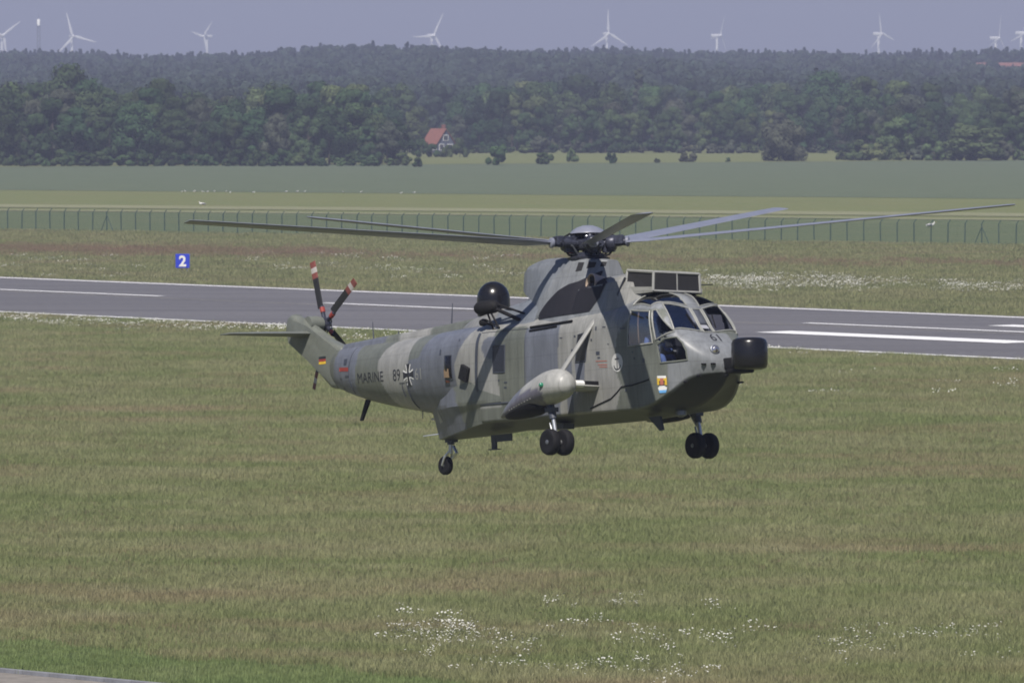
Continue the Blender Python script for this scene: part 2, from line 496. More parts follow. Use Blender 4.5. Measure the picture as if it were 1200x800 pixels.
# paved path with a kerb at the lower left
M['paving'] = plain('brownish_paving', (0.17, 0.155, 0.135), 0.85, var=0.2, scale=2.0)
M['kerb'] = plain('grey_concrete_kerb', (0.15, 0.155, 0.17), 0.85, var=0.2, scale=4.0)
ka, kb = ground_at(0, 787), ground_at(150, 801)
kd = (kb - ka).normalized(); kn = Vector((kd.y, -kd.x, 0))       # kn points to the camera side
pp = [ka - kd * 12, kb + kd * 14]
sheet('path', [pp[0] + kn * .16, pp[1] + kn * .16, pp[1] + kn * 4.2, pp[0] + kn * 4.2], 0.012, M['paving'])
L = (pp[1] - pp[0]).length
rot = Matrix.Rotation(math.atan2(kd.y, kd.x), 3, 'Z')
kerb = empty('kerb', pp[0]); tag(kerb, kind='structure')
kerb_me = None
nk = int(L / 1.0)
for i in range(nk):
    if kerb_me is None:
        mb = MB(); mb.box((0, 0, 0), (0.985, 0.15, 0.20)); mb.bevel(0.012, 1); kerb_me = mb.mesh('kerb_stone', M['kerb'])
    o = obj_from('kerb_stone', kerb_me, kerb)
    p = kd * (i + .5) + kn * 0.075
    o.location = (p.x, p.y, 0.02); o.rotation_euler = (random.uniform(-.01, .01), 0, math.atan2(kd.y, kd.x) + random.uniform(-.006, .006))

# ------------------------------------------------------------------ scattered ground cover (geometry nodes instances)
def proto_collection(name, meshes):
    c = bpy.data.collections.new(name)
    for i, me in enumerate(meshes):
        o = bpy.data.objects.new('%s_%02d' % (name, i), me)
        c.objects.link(o)
    return c

def scatter(name, P, coll, nproto, smin, smax, label, cat, zscale=None, idx=None, scl=None):
    n = len(P)
    me = bpy.data.meshes.new(name)
    me.vertices.add(n)
    me.vertices.foreach_set('co', np.ascontiguousarray(P, dtype=np.float32).ravel())
    a = me.attributes.new('scl', 'FLOAT_VECTOR', 'POINT')
    s = rng.uniform(smin, smax, n) if scl is None else scl
    S = np.stack([s, s, s * (rng.uniform(0.8, 1.2, n) if zscale is None else zscale)], 1)
    a.data.foreach_set('vector', S.astype(np.float32).ravel())
    a = me.attributes.new('rot', 'FLOAT_VECTOR', 'POINT')
    rt = np.zeros((n, 3)); rt[:, 2] = rng.uniform(0, 6.283, n)
    a.data.foreach_set('vector', rt.astype(np.float32).ravel())
    a = me.attributes.new('idx', 'INT', 'POINT')
    a.data.foreach_set('value', (rng.integers(0, nproto, n) if idx is None else idx).astype(np.int32))
    o = obj_from(name, me)
    ng = bpy.data.node_groups.new(name + '_nodes', 'GeometryNodeTree')
    ng.interface.new_socket('Geometry', in_out='INPUT', socket_type='NodeSocketGeometry')
    ng.interface.new_socket('Geometry', in_out='OUTPUT', socket_type='NodeSocketGeometry')
    gi = ng.nodes.new('NodeGroupInput'); go = ng.nodes.new('NodeGroupOutput')
    ci = ng.nodes.new('GeometryNodeCollectionInfo'); ci.inputs[0].default_value = coll
    ci.inputs[1].default_value = True; ci.inputs[2].default_value = True
    ip = ng.nodes.new('GeometryNodeInstanceOnPoints'); ip.inputs['Pick Instance'].default_value = True
    def attr(nm, typ):
        t = ng.nodes.new('GeometryNodeInputNamedAttribute'); t.data_type = typ; t.inputs[0].default_value = nm
        return t.outputs[0]
    ng.links.new(gi.outputs[0], ip.inputs['Points'])
    ng.links.new(ci.outputs[0], ip.inputs['Instance'])
    ng.links.new(attr('idx', 'INT'), ip.inputs['Instance Index'])
    ng.links.new(attr('rot', 'FLOAT_VECTOR'), ip.inputs['Rotation'])
    ng.links.new(attr('scl', 'FLOAT_VECTOR'), ip.inputs['Scale'])
    ng.links.new(ip.outputs[0], go.inputs[0])
    md = o.modifiers.new('scatter', 'NODES'); md.node_group = ng
    tag(o, label, cat, kind='stuff')
    return o

def tuft_mesh(name, mat, nb, rad, h, w, seed, lean=0.35, heads=0):
    r = np.random.default_rng(seed)
    V = []; F = []
    for i in range(nb):
        a = r.uniform(0, 6.283); d = rad * math.sqrt(r.uniform())
        bx, by = d * math.cos(a), d * math.sin(a)
        f = r.uniform(0, 6.283); hh = h * r.uniform(0.5, 1.15); ww = w * r.uniform(.7, 1.3)
        lx, ly = np.array([math.cos(f + 1.2), math.sin(f + 1.2)]) * hh * lean * r.uniform(.2, 1.3)
        cx, cy = math.cos(f) * ww / 2, math.sin(f) * ww / 2
        k = len(V)
        V += [(bx - cx, by - cy, -0.02), (bx + cx, by + cy, -0.02), (bx + lx * .35 + cx * .8, by + ly * .35 + cy * .8, hh * .6), (bx + lx * .35 - cx * .8, by + ly * .35 - cy * .8, hh * .6),
              (bx + lx + cx * .15, by + ly + cy * .15, hh), (bx + lx - cx * .15, by + ly - cy * .15, hh)]
        F += [(k, k + 1, k + 2, k + 3), (k + 3, k + 2, k + 4, k + 5)]
    return np_mesh(name, np.array(V), np.array(F), mat)

def flower_mesh(name, seed, n, rad, size, h):
    r = np.random.default_rng(seed); mb = MB()
    for i in range(n):
        a = r.uniform(0, 6.283); d = rad * math.sqrt(r.uniform())
        x, y = d * math.cos(a), d * math.sin(a); z = h * r.uniform(.6, 1.1); s = size * r.uniform(.7, 1.2) / 2
        tl = Vector((r.uniform(-.5, .5), -0.5 + r.uniform(-.4, .3), 1)).normalized()
        u = tl.orthogonal().normalized(); v = tl.cross(u)
        mb.poly([Vector((x, y, z)) + (u * math.cos(t) + v * math.sin(t)) * s for t in [k * math.pi / 3 for k in range(6)]])
    me = mb.mesh(name, M['petal'])
    return me
M['petal'] = plain('white_petals', (0.40, 0.40, 0.36), 0.8, var=0.1)
M['petal_yellow'] = plain('yellow_petals', (0.50, 0.40, 0.06), 0.8, var=0.1)

tuft_c = proto_collection('grass_tuft', [tuft_mesh('grass_tuft', M['grass'], 44, 0.34, 0.21, 0.010, 100 + i, .65) for i in range(6)])
far_c = proto_collection('far_grass_tuft', [tuft_mesh('far_grass_tuft', M['grass_far'], 36, 0.6, 0.20, 0.022, 200 + i, .6) for i in range(4)])
sor_c = proto_collection('sorrel_tuft', [tuft_mesh('sorrel_tuft', M['sorrel'], 26, 0.42, 0.28, 0.016, 300 + i, 0.4) for i in range(4)])
mow_c = proto_collection('mown_tuft', [tuft_mesh('mown_tuft', M['mown'], 30, 0.24, 0.15, 0.013, 400 + i) for i in range(4)])
flo_c = proto_collection('daisy_clump', [flower_mesh('daisy_clump', 500 + i, 6 + i, 0.24, 0.050, 0.34) for i in range(4)])
flf_c = proto_collection('far_daisy_clump', [flower_mesh('far_daisy_clump', 600 + i, 13, 0.75, 0.075, 0.30) for i in range(3)])

def field_points(n, d0, d1, pw, margin=6.0):
    """Random points between two distances over the width in view, thinning with distance."""
    t = rng.uniform(0, 1, n)
    e = 2 - pw
    d = (d0 ** e + t * (d1 ** e - d0 ** e)) ** (1 / e) if abs(e) > 1e-6 else d0 * (d1 / d0) ** t
    x = rng.uniform(-1, 1, n) * (d * 0.0875 + margin)
    return np.stack([x, d, np.zeros(n)], 1)

def runway_v(P): return (P[:, 0] - O.x) * Vv.x + (P[:, 1] - O.y) * Vv.y
def kerb_s(P): return (P[:, 0] - ka.x) * kn.x + (P[:, 1] - ka.y) * kn.y     # >0 on the path side

P = field_points(170000, 140, 430, 1.3)
rv = runway_v(P); ks = kerb_s(P)
ok = (rv < vn - 1.9) & (ks < -0.12)
P = P[ok]
ks = kerb_s(P)
edge = -5.6 - 0.5 * np.sin(P[:, 0] * 0.9) - 0.4 * np.sin(P[:, 0] * 2.3)
near = ks > edge
scatter('meadow_grass', P[~near], tuft_c, 6, 0.8, 1.35, 'long olive green meadow grass between the path and the runway', 'grass')
Pm = field_points(42000, 140, 190, 1.0, 4); ks = kerb_s(Pm)
edge = -5.6 - 0.5 * np.sin(Pm[:, 0] * 0.9) - 0.4 * np.sin(Pm[:, 0] * 2.3)
Pm = Pm[(ks < -0.1) & (ks > edge)]
scatter('mown_grass', Pm, mow_c, 4, 0.8, 1.3, 'short bright green mown grass along the kerb', 'grass')
P = field_points(52000, 400, 660, 1.2, 10)
rv = runway_v(P)
fl0, fl1 = ground_at(0, 269.5), ground_at(1200, 287.5)
fd = (fl1 - fl0).normalized(); fn = Vector((-fd.y, fd.x, 0))
fs = (P[:, 0] - fl0.x) * fn.x + (P[:, 1] - fl0.y) * fn.y
P = P[(rv > vf + 2.3) & (fs < 0.5)]
scatter('far_meadow_grass', P, far_c, 4, 0.8, 1.4, 'olive grass strip between the runway and the fence', 'grass')

def blob(px, py, rx, ry, n):
    c = ground_at(px, py)
    gx = rx * c.y / FPX
    gy = abs(ground_at(px, py - ry).y - c.y)
    q = rng.normal(0, 0.5, (n, 2))
    return np.stack([c.x + q[:, 0] * gx, c.y + q[:, 1] * gy, np.zeros(n)], 1)
# reddish sorrel: a strip beyond the runway and patches in the meadow
S = [blob(x, 292 + x * .012 + random.uniform(-2.5, 2.5), 40, 5, 260) for x in range(-20, 400, 24)]
S += [blob(x, 296 + x * .012 + random.uniform(-3, 3), 40, 4, 60) for x in range(420, 1240, 30)]
scatter('sorrel_strip', np.concatenate(S), sor_c, 4, 0.8, 1.3, 'reddish brown band of sorrel beyond the runway', 'weeds')
S = [blob(random.uniform(0, 1200), random.uniform(425, 560), random.uniform(40, 110), random.uniform(5, 12), 90) for _ in range(34)]
S += [blob(random.uniform(0, 1200), random.uniform(560, 760), random.uniform(60, 140), random.uniform(8, 20), 110) for _ in range(26)]
S = np.concatenate(S); S = S[(runway_v(S) < vn - 2.2) & (kerb_s(S) < -6.0)]
scatter('sorrel_patches', S, sor_c, 4, 0.45, 0.8, 'reddish sorrel patches scattered through the meadow', 'weeds')
# daisies
fl = [(470, 752, 40, 12, 26), (520, 745, 45, 14, 46), (545, 748, 25, 14, 34), (500, 757, 50, 12, 26), (600, 760, 60, 14, 30), (660, 712, 28, 7, 12), (735, 715, 30, 10, 22),
      (700, 745, 60, 18, 22), (770, 760, 50, 14, 26), (600, 785, 60, 12, 24), (690, 790, 50, 10, 22), (760, 788, 60, 12, 26), (520, 775, 40, 10, 8), (480, 725, 30, 8, 7),
      (850, 755, 40, 12, 22), (820, 795, 40, 8, 20), (1005, 757, 45, 14, 34), (1020, 770, 40, 10, 18), (1110, 755, 50, 14, 12), (1150, 752, 30, 12, 14), (1165, 775, 30, 8, 12), (880, 740, 60, 26, 10), (960, 780, 70, 14, 12), (142, 733, 6, 3, 2), (228, 742, 4, 2, 1), (830, 720, 40, 14, 8)]
D = np.concatenate([blob(*b) for b in fl]); D = D[(kerb_s(D) < -1.0) & (rng.uniform(0, 1, len(D)) < .62)]
scatter('daisies', D, flo_c, 4, 0.8, 1.2, 'white daisies flowering in the near meadow', 'flowers')
ff = [(x, 372 + x * .047 + random.uniform(0, 5), 30, 5, 34 if x < 340 else 14) for x in range(0, 460, 18)]
ff += [(x, 410 + (x - 900) * .047 + random.uniform(0, 6), 40, 6, 5) for x in range(880, 1220, 30)]
ff += [(random.uniform(830, 1000), 330 + random.uniform(-6, 7), 28, 6, 40) for _ in range(20)]
ff += [(random.uniform(980, 1210), 334 + random.uniform(-6, 9), 28, 5, 28) for _ in range(20)]
ff += [(830, 332, 18, 3, 60), (868, 328, 24, 3, 50), (960, 326, 60, 4, 110), (935, 335, 50, 6, 80), (1005, 333, 40, 5, 70), (1180, 335, 30, 5, 70), (1130, 332, 30, 5, 40)]
ff += [(random.uniform(0, 640), 305 + random.uniform(-6, 22), 25, 3, 8) for _ in range(40)]
ff += [(395, 312, 30, 4, 44), (440, 310, 24, 4, 30), (470, 318, 30, 4, 24), (600, 322, 30, 4, 24), (570, 318, 40, 5, 22), (80, 317, 24, 2, 18), (258, 299, 6, 2, 14), (20, 303, 5, 2, 8)]
ff += [(random.uniform(860, 1200), 425 + random.uniform(0, 45), 25, 4, 3) for _ in range(24)]
D = np.concatenate([blob(*b) for b in ff]); D = D[rng.uniform(0, 1, len(D)) < .27]; rv = runway_v(D); D = D[(rv > vf + 2.8) | (rv < vn - 2.4)]
scatter('far_daisies', D, flf_c, 3, 0.75, 1.2, 'white flower drifts along both sides of the runway', 'flowers')

# ------------------------------------------------------------------ trees
def leaf_mat(name, col, var=0.45, hue=0.03):
    m = bpy.data.materials.new(name); m.use_nodes = True
    nt = m.node_tree; nt.nodes.clear()
    out = N(nt, 'ShaderNodeOutputMaterial')
    oi = N(nt, 'ShaderNodeObjectInfo')
    geo = N(nt, 'ShaderNodeNewGeometry')
    no = N(nt, 'ShaderNodeTexNoise', ins={'Scale': 0.45, 'Detail': 4.0})
    nt.links.new(geo.outputs['Position'], no.inputs['Vector'])
    hs = N(nt, 'ShaderNodeHueSaturation', ins={'Color': (*col, 1)})
    r1 = N(nt, 'ShaderNodeMapRange', ins={1: 0, 2: 1, 3: 1 - var, 4: 1 + var}); nt.links.new(oi.outputs['Random'], r1.inputs[0])
    r2 = N(nt, 'ShaderNodeMapRange', ins={1: 0.3, 2: 0.7, 3: 0.72, 4: 1.3}); nt.links.new(no.outputs[0], r2.inputs[0])
    mu = N(nt, 'ShaderNodeMath', operation='MULTIPLY'); nt.links.new(r1.outputs[0], mu.inputs[0]); nt.links.new(r2.outputs[0], mu.inputs[1])
    nt.links.new(mu.outputs[0], hs.inputs['Value'])
    m7 = N(nt, 'ShaderNodeMath', operation='MULTIPLY', ins={1: 7.31}); nt.links.new(oi.outputs['Random'], m7.inputs[0])
    fr = N(nt, 'ShaderNodeMath', operation='FRACT'); nt.links.new(m7.outputs[0], fr.inputs[0])
    r3 = N(nt, 'ShaderNodeMapRange', ins={1: 0, 2: 1, 3: 0.5 - hue, 4: 0.5 + hue}); nt.links.new(fr.outputs[0], r3.inputs[0])
    nt.links.new(r3.outputs[0], hs.inputs['Hue'])
    df = N(nt, 'ShaderNodeBsdfDiffuse'); nt.links.new(hs.outputs[0], df.inputs[0])
    tl = N(nt, 'ShaderNodeBsdfTranslucent'); nt.links.new(hs.outputs[0], tl.inputs[0])
    mx = N(nt, 'ShaderNodeMixShader', ins={0: 0.2})
    nt.links.new(df.outputs[0], mx.inputs[1]); nt.links.new(tl.outputs[0], mx.inputs[2]); nt.links.new(mx.outputs[0], out.inputs[0])
    return m
M['leaf_dark'] = leaf_mat('dark_green_leaves', (0.040, 0.066, 0.030), 0.35)
M['leaf_mid'] = leaf_mat('mid_green_leaves', (0.052, 0.080, 0.034), 0.35)
M['leaf_light'] = leaf_mat('light_green_leaves', (0.085, 0.112, 0.050), 0.25)
M['leaf_grey'] = leaf_mat('grey_green_leaves', (0.066, 0.076, 0.052), 0.2)
M['needle'] = leaf_mat('dark_needles', (0.026, 0.042, 0.026), 0.3)
M['hill_leaf'] = leaf_mat('hill_forest_leaves', (0.034, 0.050, 0.034), 0.34, 0.03)
M['hill_needle'] = leaf_mat('hill_forest_needles', (0.024, 0.036, 0.028), 0.3)
M['blossom'] = leaf_mat('pale_blossom', (0.20, 0.19, 0.15), 0.2)
M['bark'] = plain('grey_brown_bark', (0.085, 0.07, 0.055), 0.9, var=0.3, scale=3)

def leaves(centres, radii, per, size, r, outward=0.78, squash=0.85):
    P = []; Nn = []
    for c, rad, k in zip(centres, radii, per):
        d = r.normal(size=(k, 3)); d /= np.linalg.norm(d, axis=1)[:, None]
        rr = rad * r.uniform(0.55, 1.05, k) ** 0.8
        P.append(c + d * rr[:, None] * np.array([1, 1, squash])); Nn.append(d)
    P = np.concatenate(P); Nn = np.concatenate(Nn)
    n = len(P)
    q = r.normal(size=(n, 3)); nn = Nn * outward + q / np.linalg.norm(q, axis=1)[:, None] * (1 - outward)
    nn /= np.linalg.norm(nn, axis=1)[:, None]
    t = np.cross(nn, r.normal(size=(n, 3))); t /= np.linalg.norm(t, axis=1)[:, None]
    b = np.cross(nn, t)
    s = size * r.uniform(.6, 1.3, n)[:, None] / 2
    V = np.stack([P - t * s - b * s * .7, P + t * s - b * s * .7, P + t * s * .6 + b * s * .8, P - t * s * .6 + b * s * .8], 1).reshape(-1, 3)
    return V, np.arange(n * 4).reshape(-1, 4)

def broad_crown(seed, h=14.0, w=5.2, nb=26, per=260, size=0.50, low=0.08):
    r = np.random.default_rng(seed)
    C = []; Rd = []
    for i in range(nb):
        t = r.uniform(low, 0.95)
        prof = math.sin(math.pi * (0.16 + 0.80 * t) ** 0.85) ** 0.7
        a = r.uniform(0, 6.283); d = w * prof * math.sqrt(r.uniform(0.15, 1)) * 0.78
        rad = w * r.uniform(0.24, 0.46)
        C.append((d * math.cos(a), d * math.sin(a), min(t * h, h - rad * .7))); Rd.append(rad)
    C.append((r.uniform(-1, 1), r.uniform(-1, 1), h - w * .3)); Rd.append(w * .32)
    return leaves(np.array(C), Rd, [per] * len(C), size, r)

def conifer_crown(seed, h=16.0, w=2.9, size=0.6, per=80):
    r = np.random.default_rng(seed); C = []; Rd = []; k = []
    z = 1.8
    while z < h:
        f = 1 - (z - 1.2) / (h - 1.0)
        nr = max(1, int(7 * f))
        for j in range(nr):
            a = r.uniform(0, 6.283); d = w * f * r.uniform(.35, 1.0)
            C.append((d * math.cos(a), d * math.sin(a), z - d * .25)); Rd.append(0.35 + .75 * f); k.append(int(18 + per * f * .5))
        z += 0.75
    return leaves(np.array(C), Rd, k, size, r, 0.4, 0.5)

def poplar_crown(seed, h=20.0, w=1.9):
    r = np.random.default_rng(seed); C = []; Rd = []
    for i in range(34):
        t = r.uniform(.06, .97); p = math.sin(math.pi * min(1, (t * .9 + .08))) ** .5
        a = r.uniform(0, 6.283); d = w * p * r.uniform(.2, .8)
        C.append((d * math.cos(a), d * math.sin(a), t * h)); Rd.append(w * r.uniform(.35, .6) * (0.4 + p * .6))
    return leaves(np.array(C), Rd, [110] * len(C), 0.5, r)

def shrub_crown(seed, h=4.0, w=3.0, nb=16, per=130, size=0.42):
    r = np.random.default_rng(seed); C = []; Rd = []
    for i in range(nb):
        a = r.uniform(0, 6.283); d = w * math.sqrt(r.uniform()) * .72; t = r.uniform(.12, .85) * math.sqrt(max(.1, 1 - (d / w) ** 2))
        C.append((d * math.cos(a), d * math.sin(a), t * h)); Rd.append(w * r.uniform(.22, .36))
    return leaves(np.array(C), Rd, [per] * len(C), size, r)

def trunk_mesh(seed, h, rad, limbs=5):
    r = random.Random(seed); mb = MB()
    top = Vector((r.uniform(-.3, .3), r.uniform(-.3, .3), h * .8))
    mb.tube([(0, 0, -.4), (0, 0, h * .15), top * .5, top], rad, 8, rad * .25)
    for i in range(limbs):
        z = h * r.uniform(.25, .6); a = r.uniform(0, 6.283); l = h * r.uniform(.16, .28)
        s = Vector((0, 0, z)); e = s + Vector((math.cos(a) * l, math.sin(a) * l, l * .8))
        mb.tube([s, (s + e) / 2 + Vector((0, 0, -.1)), e], rad * .4, 6, rad * .12)
    return mb.mesh('trunk', M['bark'], True)

PROTO = {'dome': [], 'broad': [], 'conifer': [], 'poplar': [], 'shrub': []}
for i in range(9): PROTO['broad'].append((np_mesh('crown', *broad_crown(40 + i, w=[5.2, 4.6, 5.8, 5.0, 4.3, 5.5, 4.8, 6.0, 5.2][i]), M['leaf_dark']), trunk_mesh(40 + i, 14, .34), 14.0))
for i in range(4): PROTO['conifer'].append((np_mesh('crown', *conifer_crown(60 + i, w=[2.9, 2.4, 3.3, 2.7][i]), M['needle']), trunk_mesh(60 + i, 16, .24, 0), 16.0))
PROTO['poplar'].append((np_mesh('crown', *poplar_crown(70), M['leaf_mid']), trunk_mesh(70, 20, .3, 3), 20.0))
for i in range(5): PROTO['shrub'].append((np_mesh('crown', *shrub_crown(80 + i), M['leaf_mid']), trunk_mesh(80 + i, 3.2, .12, 4), 4.0))

PROTO['dome'].append((np_mesh('crown', *shrub_crown(97, 8.5, 6.2, 46, 260, .5), M['leaf_grey']), trunk_mesh(97, 7, .3, 5), 8.5))
ORD = lambda n: '%d%s' % (n, 'th' if 10 <= n % 100 <= 20 else {1: 'st', 2: 'nd', 3: 'rd'}.get(n % 10, 'th'))
def put_tree(kind, name, loc, h, wide, mat, label, cat, group, k=None):
    crown, trunk, h0 = PROTO[kind][random.randrange(len(PROTO[kind])) if k is None else k]
    root = empty(name, loc)
    s = h / h0
    root.scale = (s * wide, s * wide, s)
    root.rotation_euler = (0, 0, random.uniform(0, 6.283))
    c = obj_from('crown', crown, root)
    c.material_slots[0].link = 'OBJECT'; c.material_slots[0].material = M[mat]
    obj_from('trunk', trunk, root)
    tag(root, label, cat, group)
    return root

def px_of(x, y): return 600 + FPX * x / y
TONE = {'leaf_dark': 'dark green', 'leaf_mid': 'mid green', 'leaf_light': 'light green', 'leaf_grey': 'grey green', 'needle': 'blackish green'}

def tree_row(px0, px1, base_py, n, hfun, wood, rowname, mats, conif=0.0, jitter=4.0, skip=()):
    k = 0
    for i in range(n):
        px = px0 + (px1 - px0) * (i + .5) / n + random.uniform(-.28, .28) * (px1 - px0) / n
        if any(a < px < b for a, b in skip): continue
        g = ground_at(px, base_py(px)); g.y += random.uniform(-jitter, jitter); g.x = (px - 600) / FPX * g.y
        g.z = float(hill(g.x, g.y)) - .1
        k += 1
        mat = random.choices(list(mats), list(mats.values()))[0]
        if random.random() < conif:
            put_tree('conifer', 'conifer_tree', g, hfun(px) * random.uniform(.95, 1.15), random.uniform(.9, 1.2), 'needle',
                     'dark pointed conifer, %s from left in %s of %s' % (ORD(k), rowname, wood), 'tree', 'conifers of the ' + wood)
        else:
            put_tree('broad', 'broadleaf_tree', g, hfun(px) * random.uniform(.86, 1.12), random.uniform(.85, 1.1), mat,
                     '%s broadleaf tree, %s from left in %s of %s' % (TONE[mat], ORD(k), rowname, wood), 'tree', 'broadleaf trees of the ' + wood)

DK = {'leaf_dark': 6, 'leaf_mid': 3, 'leaf_grey': 1}
MX = {'leaf_dark': 4, 'leaf_mid': 4, 'leaf_grey': 1.5, 'leaf_light': 1.2}
HL = lambda px: 13.2 + 1.6 * math.sin(px / 62.0 + .6) + (1.2 if 60 < px < 330 else 0) - (3.5 if px > 425 else 0)
tree_row(-40, 462, lambda p: 193.5, 17, lambda p: HL(p) * .80, 'left wood', 'front row', DK)
tree_row(-50, 455, lambda p: 191.0, 15, lambda p: HL(p) * 1.0, 'left wood', 'second row', DK)
tree_row(-50, 440, lambda p: 188.5, 14, lambda p: HL(p) * 1.10, 'left wood', 'third row', MX)
tree_row(-50, 430, lambda p: 185.5, 13, lambda p: HL(p) * 1.16, 'left wood', 'back row', MX)
HR = lambda px: 11.6 + 1.3 * math.sin(px / 47.0) + .8 * math.sin(px / 19.0 + 1)
sk = ((486, 538),)
base_r = lambda p: 179.2 + (6.2 if p > 1000 else 0) + (3.5 if p < 470 else 0)
tree_row(440, 1240, base_r, 30, lambda p: HR(p) * .80, 'right wood', 'front row', MX, 0.0, 5, sk)
tree_row(440, 1240, lambda p: base_r(p) - 2.2, 27, lambda p: HR(p) * 1.02, 'right wood', 'second row', MX, 0.06, 6, ((494, 532),))
tree_row(430, 1240, lambda p: base_r(p) - 4.6, 26, lambda p: HR(p) * 1.22, 'right wood', 'third row', DK, 0.1, 6, ((500, 524),))
tree_row(430, 1240, lambda p: base_r(p) - 7.4, 26, lambda p: HR(p) * 1.34, 'right wood', 'fourth row', DK, 0.14, 8, ((500, 520),))
tree_row(420, 1240, lambda p: base_r(p) - 10.0, 24, lambda p: HR(p) * 1.45, 'right wood', 'back row', MX, 0.2, 10)

def at_depth(px, base_py):
    g = ground_at(px, base_py); return g
def sized(kind, name, px, base, top, wpx, mat, label, cat, k=0, group=None, z0=0.0):
    g = ground_at(px, base); s = FPX / g.y
    crown, trunk, h0 = PROTO[kind][k]
    h = (base - top) / s
    w0 = {'broad': 5.2, 'conifer': 2.9, 'poplar': 1.9, 'shrub': 3.0, 'dome': 6.2}[kind]
    wide = (wpx / s / 2) / (w0 * h / h0)
    return put_tree(kind, name, g, h, wide, mat, label, cat, group, k)
sized('dome', 'broadleaf_tree', 920, 189, 139, 64, 'leaf_grey', 'big rounded grey green tree standing alone before right wood', 'tree', 0)
sized('shrub', 'shrub', 582, 194, 168, 32, 'leaf_mid', 'largest rounded shrub on pale pasture left of centre', 'shrub', 0)
sized('shrub', 'shrub', 637, 193, 178, 28, 'leaf_mid', 'low wide shrub on pale pasture above the rotor mast', 'shrub', 1)
sized('shrub', 'shrub', 671, 190, 172, 17, 'leaf_light', 'small pale shrub between two darker pasture shrubs', 'shrub', 2)
sized('shrub', 'shrub', 717, 192, 178, 16, 'leaf_dark', 'small dark round shrub on pasture, right of the pale one', 'shrub', 3)
sized('shrub', 'shrub', 806, 190, 178, 26, 'leaf_grey', 'low grey shrub left of the lone rounded tree', 'shrub', 4)
sized('shrub', 'shrub', 490, 196, 184, 17, 'leaf_mid', 'small shrub at field edge below the red roofed house', 'shrub', 1)
sized('shrub', 'shrub', 853, 190, 184, 8, 'leaf_mid', 'tiny shrub on pasture just left of lone rounded tree', 'shrub', 0)
sized('shrub', 'shrub', 770, 191, 185, 10, 'leaf_mid', 'tiny shrub on the pasture between two wider shrubs', 'shrub', 2)
sized('broad', 'broadleaf_tree', 1143, 188.5, 146, 74, 'leaf_light', 'wide light green tree at front of right wood', 'tree', 5)
sized('broad', 'broadleaf_tree', 1050, 187.5, 138, 46, 'leaf_light', 'light green leafy tree left of the widest pale tree', 'tree', 3)
sized('poplar', 'poplar_tree', 748, 170, 78, 18, 'leaf_grey', 'tall narrow poplar rising above the middle woods', 'tree', 0)
sized('broad', 'broadleaf_tree', 460, 192, 140, 44, 'leaf_dark', 'dark round tree at right end of left wood', 'tree', 7)
sized('broad', 'broadleaf_tree', 432, 194, 148, 36, 'leaf_dark', 'dark low tree beside the blossoming bush', 'tree', 4)
for px, b, t, w, k in ((560, 178, 112, 34, 0), (583, 178, 107, 36, 1), (606, 177, 110, 34, 3)):
    sized('broad', 'broadleaf_tree', px, b, t, w * 1.2, 'needle', 'tall very dark tree %s in the dark clump above pasture shrubs' % {560: 'at left', 583: 'in middle', 606: 'at right'}[px], 'tree', k)
n_ = 0
for px in np.linspace(-20, 470, 34):
    n_ += 1
    g = ground_at(px + random.uniform(-5, 5), 195.0 + random.uniform(-.5, .3))
    put_tree('shrub', 'hedge_shrub', g, random.uniform(1.6, 3.6), random.uniform(.9, 1.4), random.choice(['leaf_dark', 'leaf_mid']), '%s shrub from left along the foot of left wood' % ORD(n_), 'shrub', 'hedge shrubs')
n_ = 0
for px in np.linspace(990, 1225, 16):
    n_ += 1
    g = ground_at(px + random.uniform(-5, 5), 188.2 + random.uniform(-.6, .3))
    put_tree('shrub', 'hedge_shrub', g, random.uniform(1.8, 5), random.uniform(.9, 1.3), random.choice(['leaf_light', 'leaf_mid', 'leaf_grey']), '%s shrub from left along the foot of right wood' % ORD(n_), 'shrub', 'hedge shrubs')
n_ = 0
for px in np.linspace(540, 985, 30):
    n_ += 1
    g = ground_at(px + random.uniform(-5, 5), 180.0 + random.uniform(-.6, .3))
    put_tree('shrub', 'hedge_shrub', g, random.uniform(1.6, 4.4), random.uniform(.9, 1.3), random.choice(['leaf_dark', 'leaf_mid', 'leaf_grey']), '%s shrub from left along the wood edge behind pale pasture' % ORD(n_), 'shrub', 'hedge shrubs')

# far wooded ridge: one mass
hb = [np_mesh('hill_crown', *broad_crown(140 + i, h=11, w=4.6, nb=10, per=90, size=0.95, low=.3), M['hill_leaf']) for i in range(6)]
hc = [np_mesh('hill_conifer', *conifer_crown(150 + i, h=13, w=2.4, size=1.0, per=26), M['hill_needle']) for i in range(4)]
hp = proto_collection('hill_tree', hb + hc)
n = 26000
d = np.sqrt(rng.uniform(1640 ** 2, 3560 ** 2, n))
x = rng.uniform(-1, 1, n) * (d * .0875 + 60)
ok = ~((d < 1560) & (d > 1400) & (np.abs(px_of(x, d) - 513) < 14))
d, x = d[ok], x[ok]; n = len(d)
z = hill(x, d)
pc = 0.10 + 0.75 * smooth((d - 2700) / 500.0)
isc = rng.uniform(0, 1, n) < pc
idx = np.where(isc, 6 + rng.integers(0, 4, n), rng.integers(0, 6, n))
scl = np.where(isc, rng.uniform(.6, 1.15, n), rng.uniform(.7, 1.25, n))
RPX = [(1172, 72, 2950, 34), (228, 108, 2050, 8), (1100, 88, 2500, 12), (540, 93, 2450, 6)]
for rpx, rpy, rd, rw_ in RPX:
    q = px_of(x, d)
    near = (np.abs(q - rpx) < rw_) & (d < rd + 12) & (d > rd - 260)
    scl = np.where(near, scl * .55, scl)
scatter('hill_forest', np.stack([x, d, z], 1), hp, 10, 1, 1, 'blue hazed mixed forest covering the long ridge', 'forest', idx=idx, scl=scl, zscale=rng.uniform(.85, 1.2, n))

